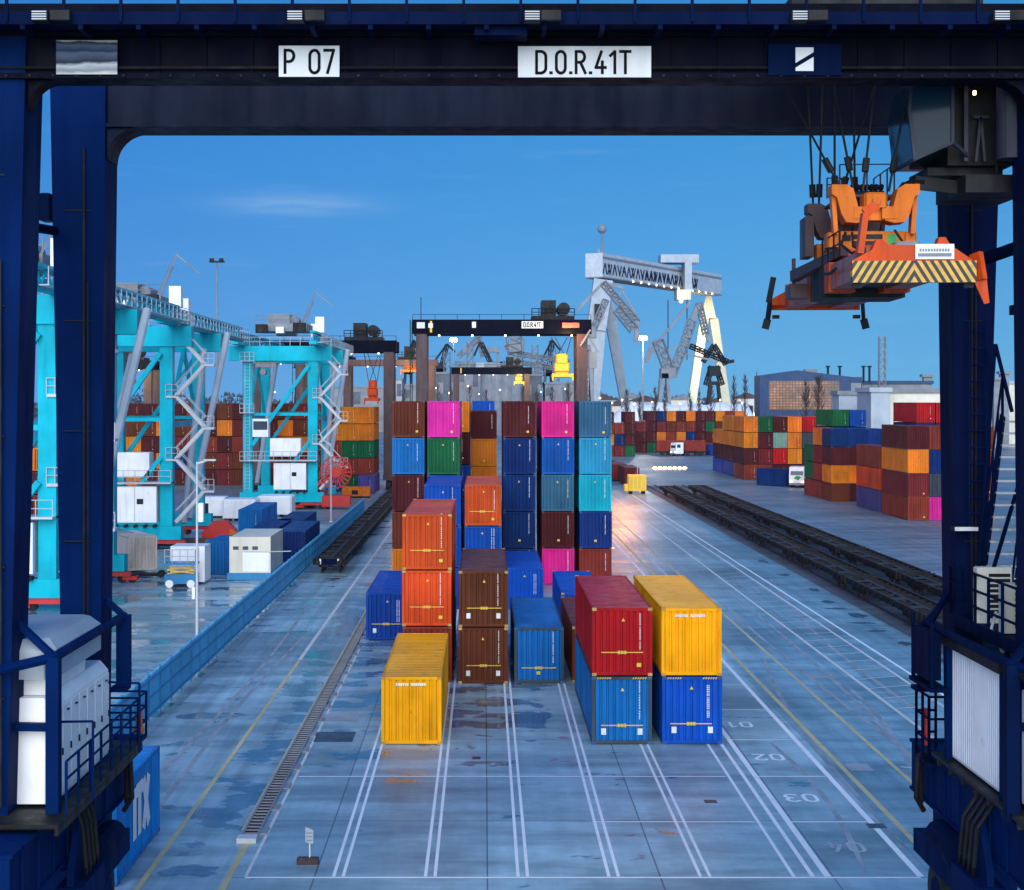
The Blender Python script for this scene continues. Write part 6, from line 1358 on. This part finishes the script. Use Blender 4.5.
for i, (px, py) in enumerate(lampspots):
    Y = 598 if px < 590 else 480; k = thing('street_lamp', f"tiny warm yard lamp, {(nth + ['eleventh','twelfth','thirteenth','fourteenth','fifteenth','sixteenth','seventeenth','eighteenth','nineteenth','twentieth'])[i]} of the string along the far quay", 'lamp', (PX(px, Y), Y, 0), 'warm lamps along the far quay')
    z = PZ(py, Y); MB().tube((0, 0, 0), (0, 0, z), .12, 6, .08).build('pole', M['steel'], k); MB().ball((0, -.3, z), .24, 8, 5).build('lamp', M['lampo' if i % 3 else 'lampsmall'], k)
# ---------------------------------------------------------------- lamps of the place
def point(name, loc, energy, col, r=.4, spot=None, aim=None):
    L = bpy.data.lights.new(name, 'SPOT' if spot else 'POINT'); L.energy = energy; L.color = col; L.shadow_soft_size = r
    o = bpy.data.objects.new(name, L); COL.objects.link(o); o.location = loc
    if spot: L.spot_size = R(spot); L.spot_blend = .8; o.rotation_euler = (Vector(aim) - Vector(loc)).to_track_quat('-Z', 'Y').to_euler()
    return o
ORG = (1, .42, .10)
point('gantry_leg_lamp', (PX(578, 224) - 1.5, 222.0, 23.0), 1200, ORG)
point('spreader_lamp', (PX(562.5, 224), 217, 21.0), 900, (1, .75, .25))
point('road_lamp', (20.5, 240, 12), 5500, (1, .34, .06), 2)
point('far_spreader_lamp', (PX(519, 430), 422, 20), 3500, (1, .75, .25))
point('left_spreader_lamp', (PX(127, 300), 293, 20), 4000, (1, .7, .25)); point('brown_spreader_lamp', (PX(411, 330), 322, 20), 4000, (1, .6, .2))
point('goliath_leg_lamp', P(700, 325, 880), 16000, (1, .78, .35), 1)
point('hall_floodlight', P(643, 340, 466), 9000, (1, .9, .75), 1)
m, t = newmat('thin_haze')
pv = t.n('ShaderNodeVolumePrincipled'); pv.inputs['Color'].default_value = (.75, .85, .95, 1); pv.inputs['Density'].default_value = .00006; pv.inputs['Anisotropy'].default_value = .2
oo = t.n('ShaderNodeOutputMaterial'); t.l(pv.outputs[0], oo.inputs['Volume'])
hz = MB().box(-600, 700, -58, 1400, -1.2, 112).build('haze', m); hz['kind'] = 'stuff'
# ---------------------------------------------------------------- sky, sun, view
SUN_EL, SUN_AZ = 24., 184.          # degrees; azimuth of the sun clockwise from +Y (behind the camera, a little to its left)
w = bpy.data.worlds.new('World'); S.world = w; w.use_nodes = True
t = NT(w)
tc = t.n('ShaderNodeTexCoord')
sky = t.n('ShaderNodeTexSky'); sky.sky_type = 'NISHITA'; sky.sun_disc = False
sky.sun_elevation = R(SUN_EL); sky.sun_rotation = R(SUN_AZ); sky.air_density = 1.2; sky.dust_density = .4; sky.ozone_density = 4.5; sky.altitude = 50
mp = t.mapping(tc.outputs['Generated'], (1, 1, .8), (0, 0, .13)); t.l(mp, sky.inputs['Vector'])
col = t.mix(1., sky.outputs[0], (.155, .59, .80), 'MULTIPLY')
sp = t.n('ShaderNodeSeparateXYZ'); t.l(tc.outputs['Generated'], sp.inputs[0])
g = t.math('MULTIPLY', t.ramp(sp.outputs[2], .0, .22, .85, .93), t.ramp(sp.outputs[0], -.25, .2, .86, 1.06))
g = t.math('MULTIPLY', g, t.ramp(sp.outputs[2], .30, .75, 1., 2.1)); zb = t.ramp(sp.outputs[2], .30, .75, 1., 2.3)
gc_ = t.n('ShaderNodeCombineColor')
t.l(t.math('MULTIPLY', g, t.ramp(sp.outputs[2], .0, .2, 2.0, .95)), gc_.inputs[0]); t.l(g, gc_.inputs[1]); t.l(t.math('MULTIPLY', zb, t.ramp(sp.outputs[2], 0, .25, .88, 1.03)), gc_.inputs[2])
col = t.mix(1., col, gc_.outputs[0], 'MULTIPLY')
cn = t.noise(t.mapping(tc.outputs['Generated'], (9, 9, 75), (2.3, .4, .9)), 1.6, 6, .6)
# thin high cloud: one faint streak at the left and weaker wisps
dx = t.math('DIVIDE', t.math('ADD', sp.outputs[0], .118), .045); dz = t.math('DIVIDE', t.math('SUBTRACT', sp.outputs[2], .1205), .0065)
mk = t.math('POWER', 2.718, t.math('MULTIPLY', -1, t.math('ADD', t.math('MULTIPLY', dx, dx), t.math('MULTIPLY', dz, dz))))
front = t.ramp(sp.outputs[1], 0, .3)
cl = t.math('MULTIPLY', t.math('ADD', t.math('MULTIPLY', mk, t.ramp(cn, .3, .7, .1, .5)), t.ramp(cn, .58, .85, 0, .14)), front)
col = t.mix(cl, col, (3.2, 4.6, 6.2))
bg = t.n('ShaderNodeBackground'); t.l(col, bg.inputs[0]); bg.inputs[1].default_value = .105
o = t.n('ShaderNodeOutputWorld'); t.l(bg.outputs[0], o.inputs[0])
sl = bpy.data.lights.new('sun', 'SUN'); sl.energy = 3.0; sl.angle = R(62); sl.color = (1, .965, .90)
so = bpy.data.objects.new('sun', sl); COL.objects.link(so)
d = Vector((math.sin(R(SUN_AZ)) * math.cos(R(SUN_EL)), math.cos(R(SUN_AZ)) * math.cos(R(SUN_EL)), math.sin(R(SUN_EL))))
so.rotation_euler = d.to_track_quat('Z', 'Y').to_euler(); so.location = (0, -50, 60)
vs = S.view_settings; vs.view_transform = 'Standard'; vs.look = 'None'; vs.gamma = 1; vs.use_curve_mapping = False; vs.exposure = .4
S.cycles.max_bounces = 6; S.cycles.use_denoising = True; S.cycles.sample_clamp_indirect = 4
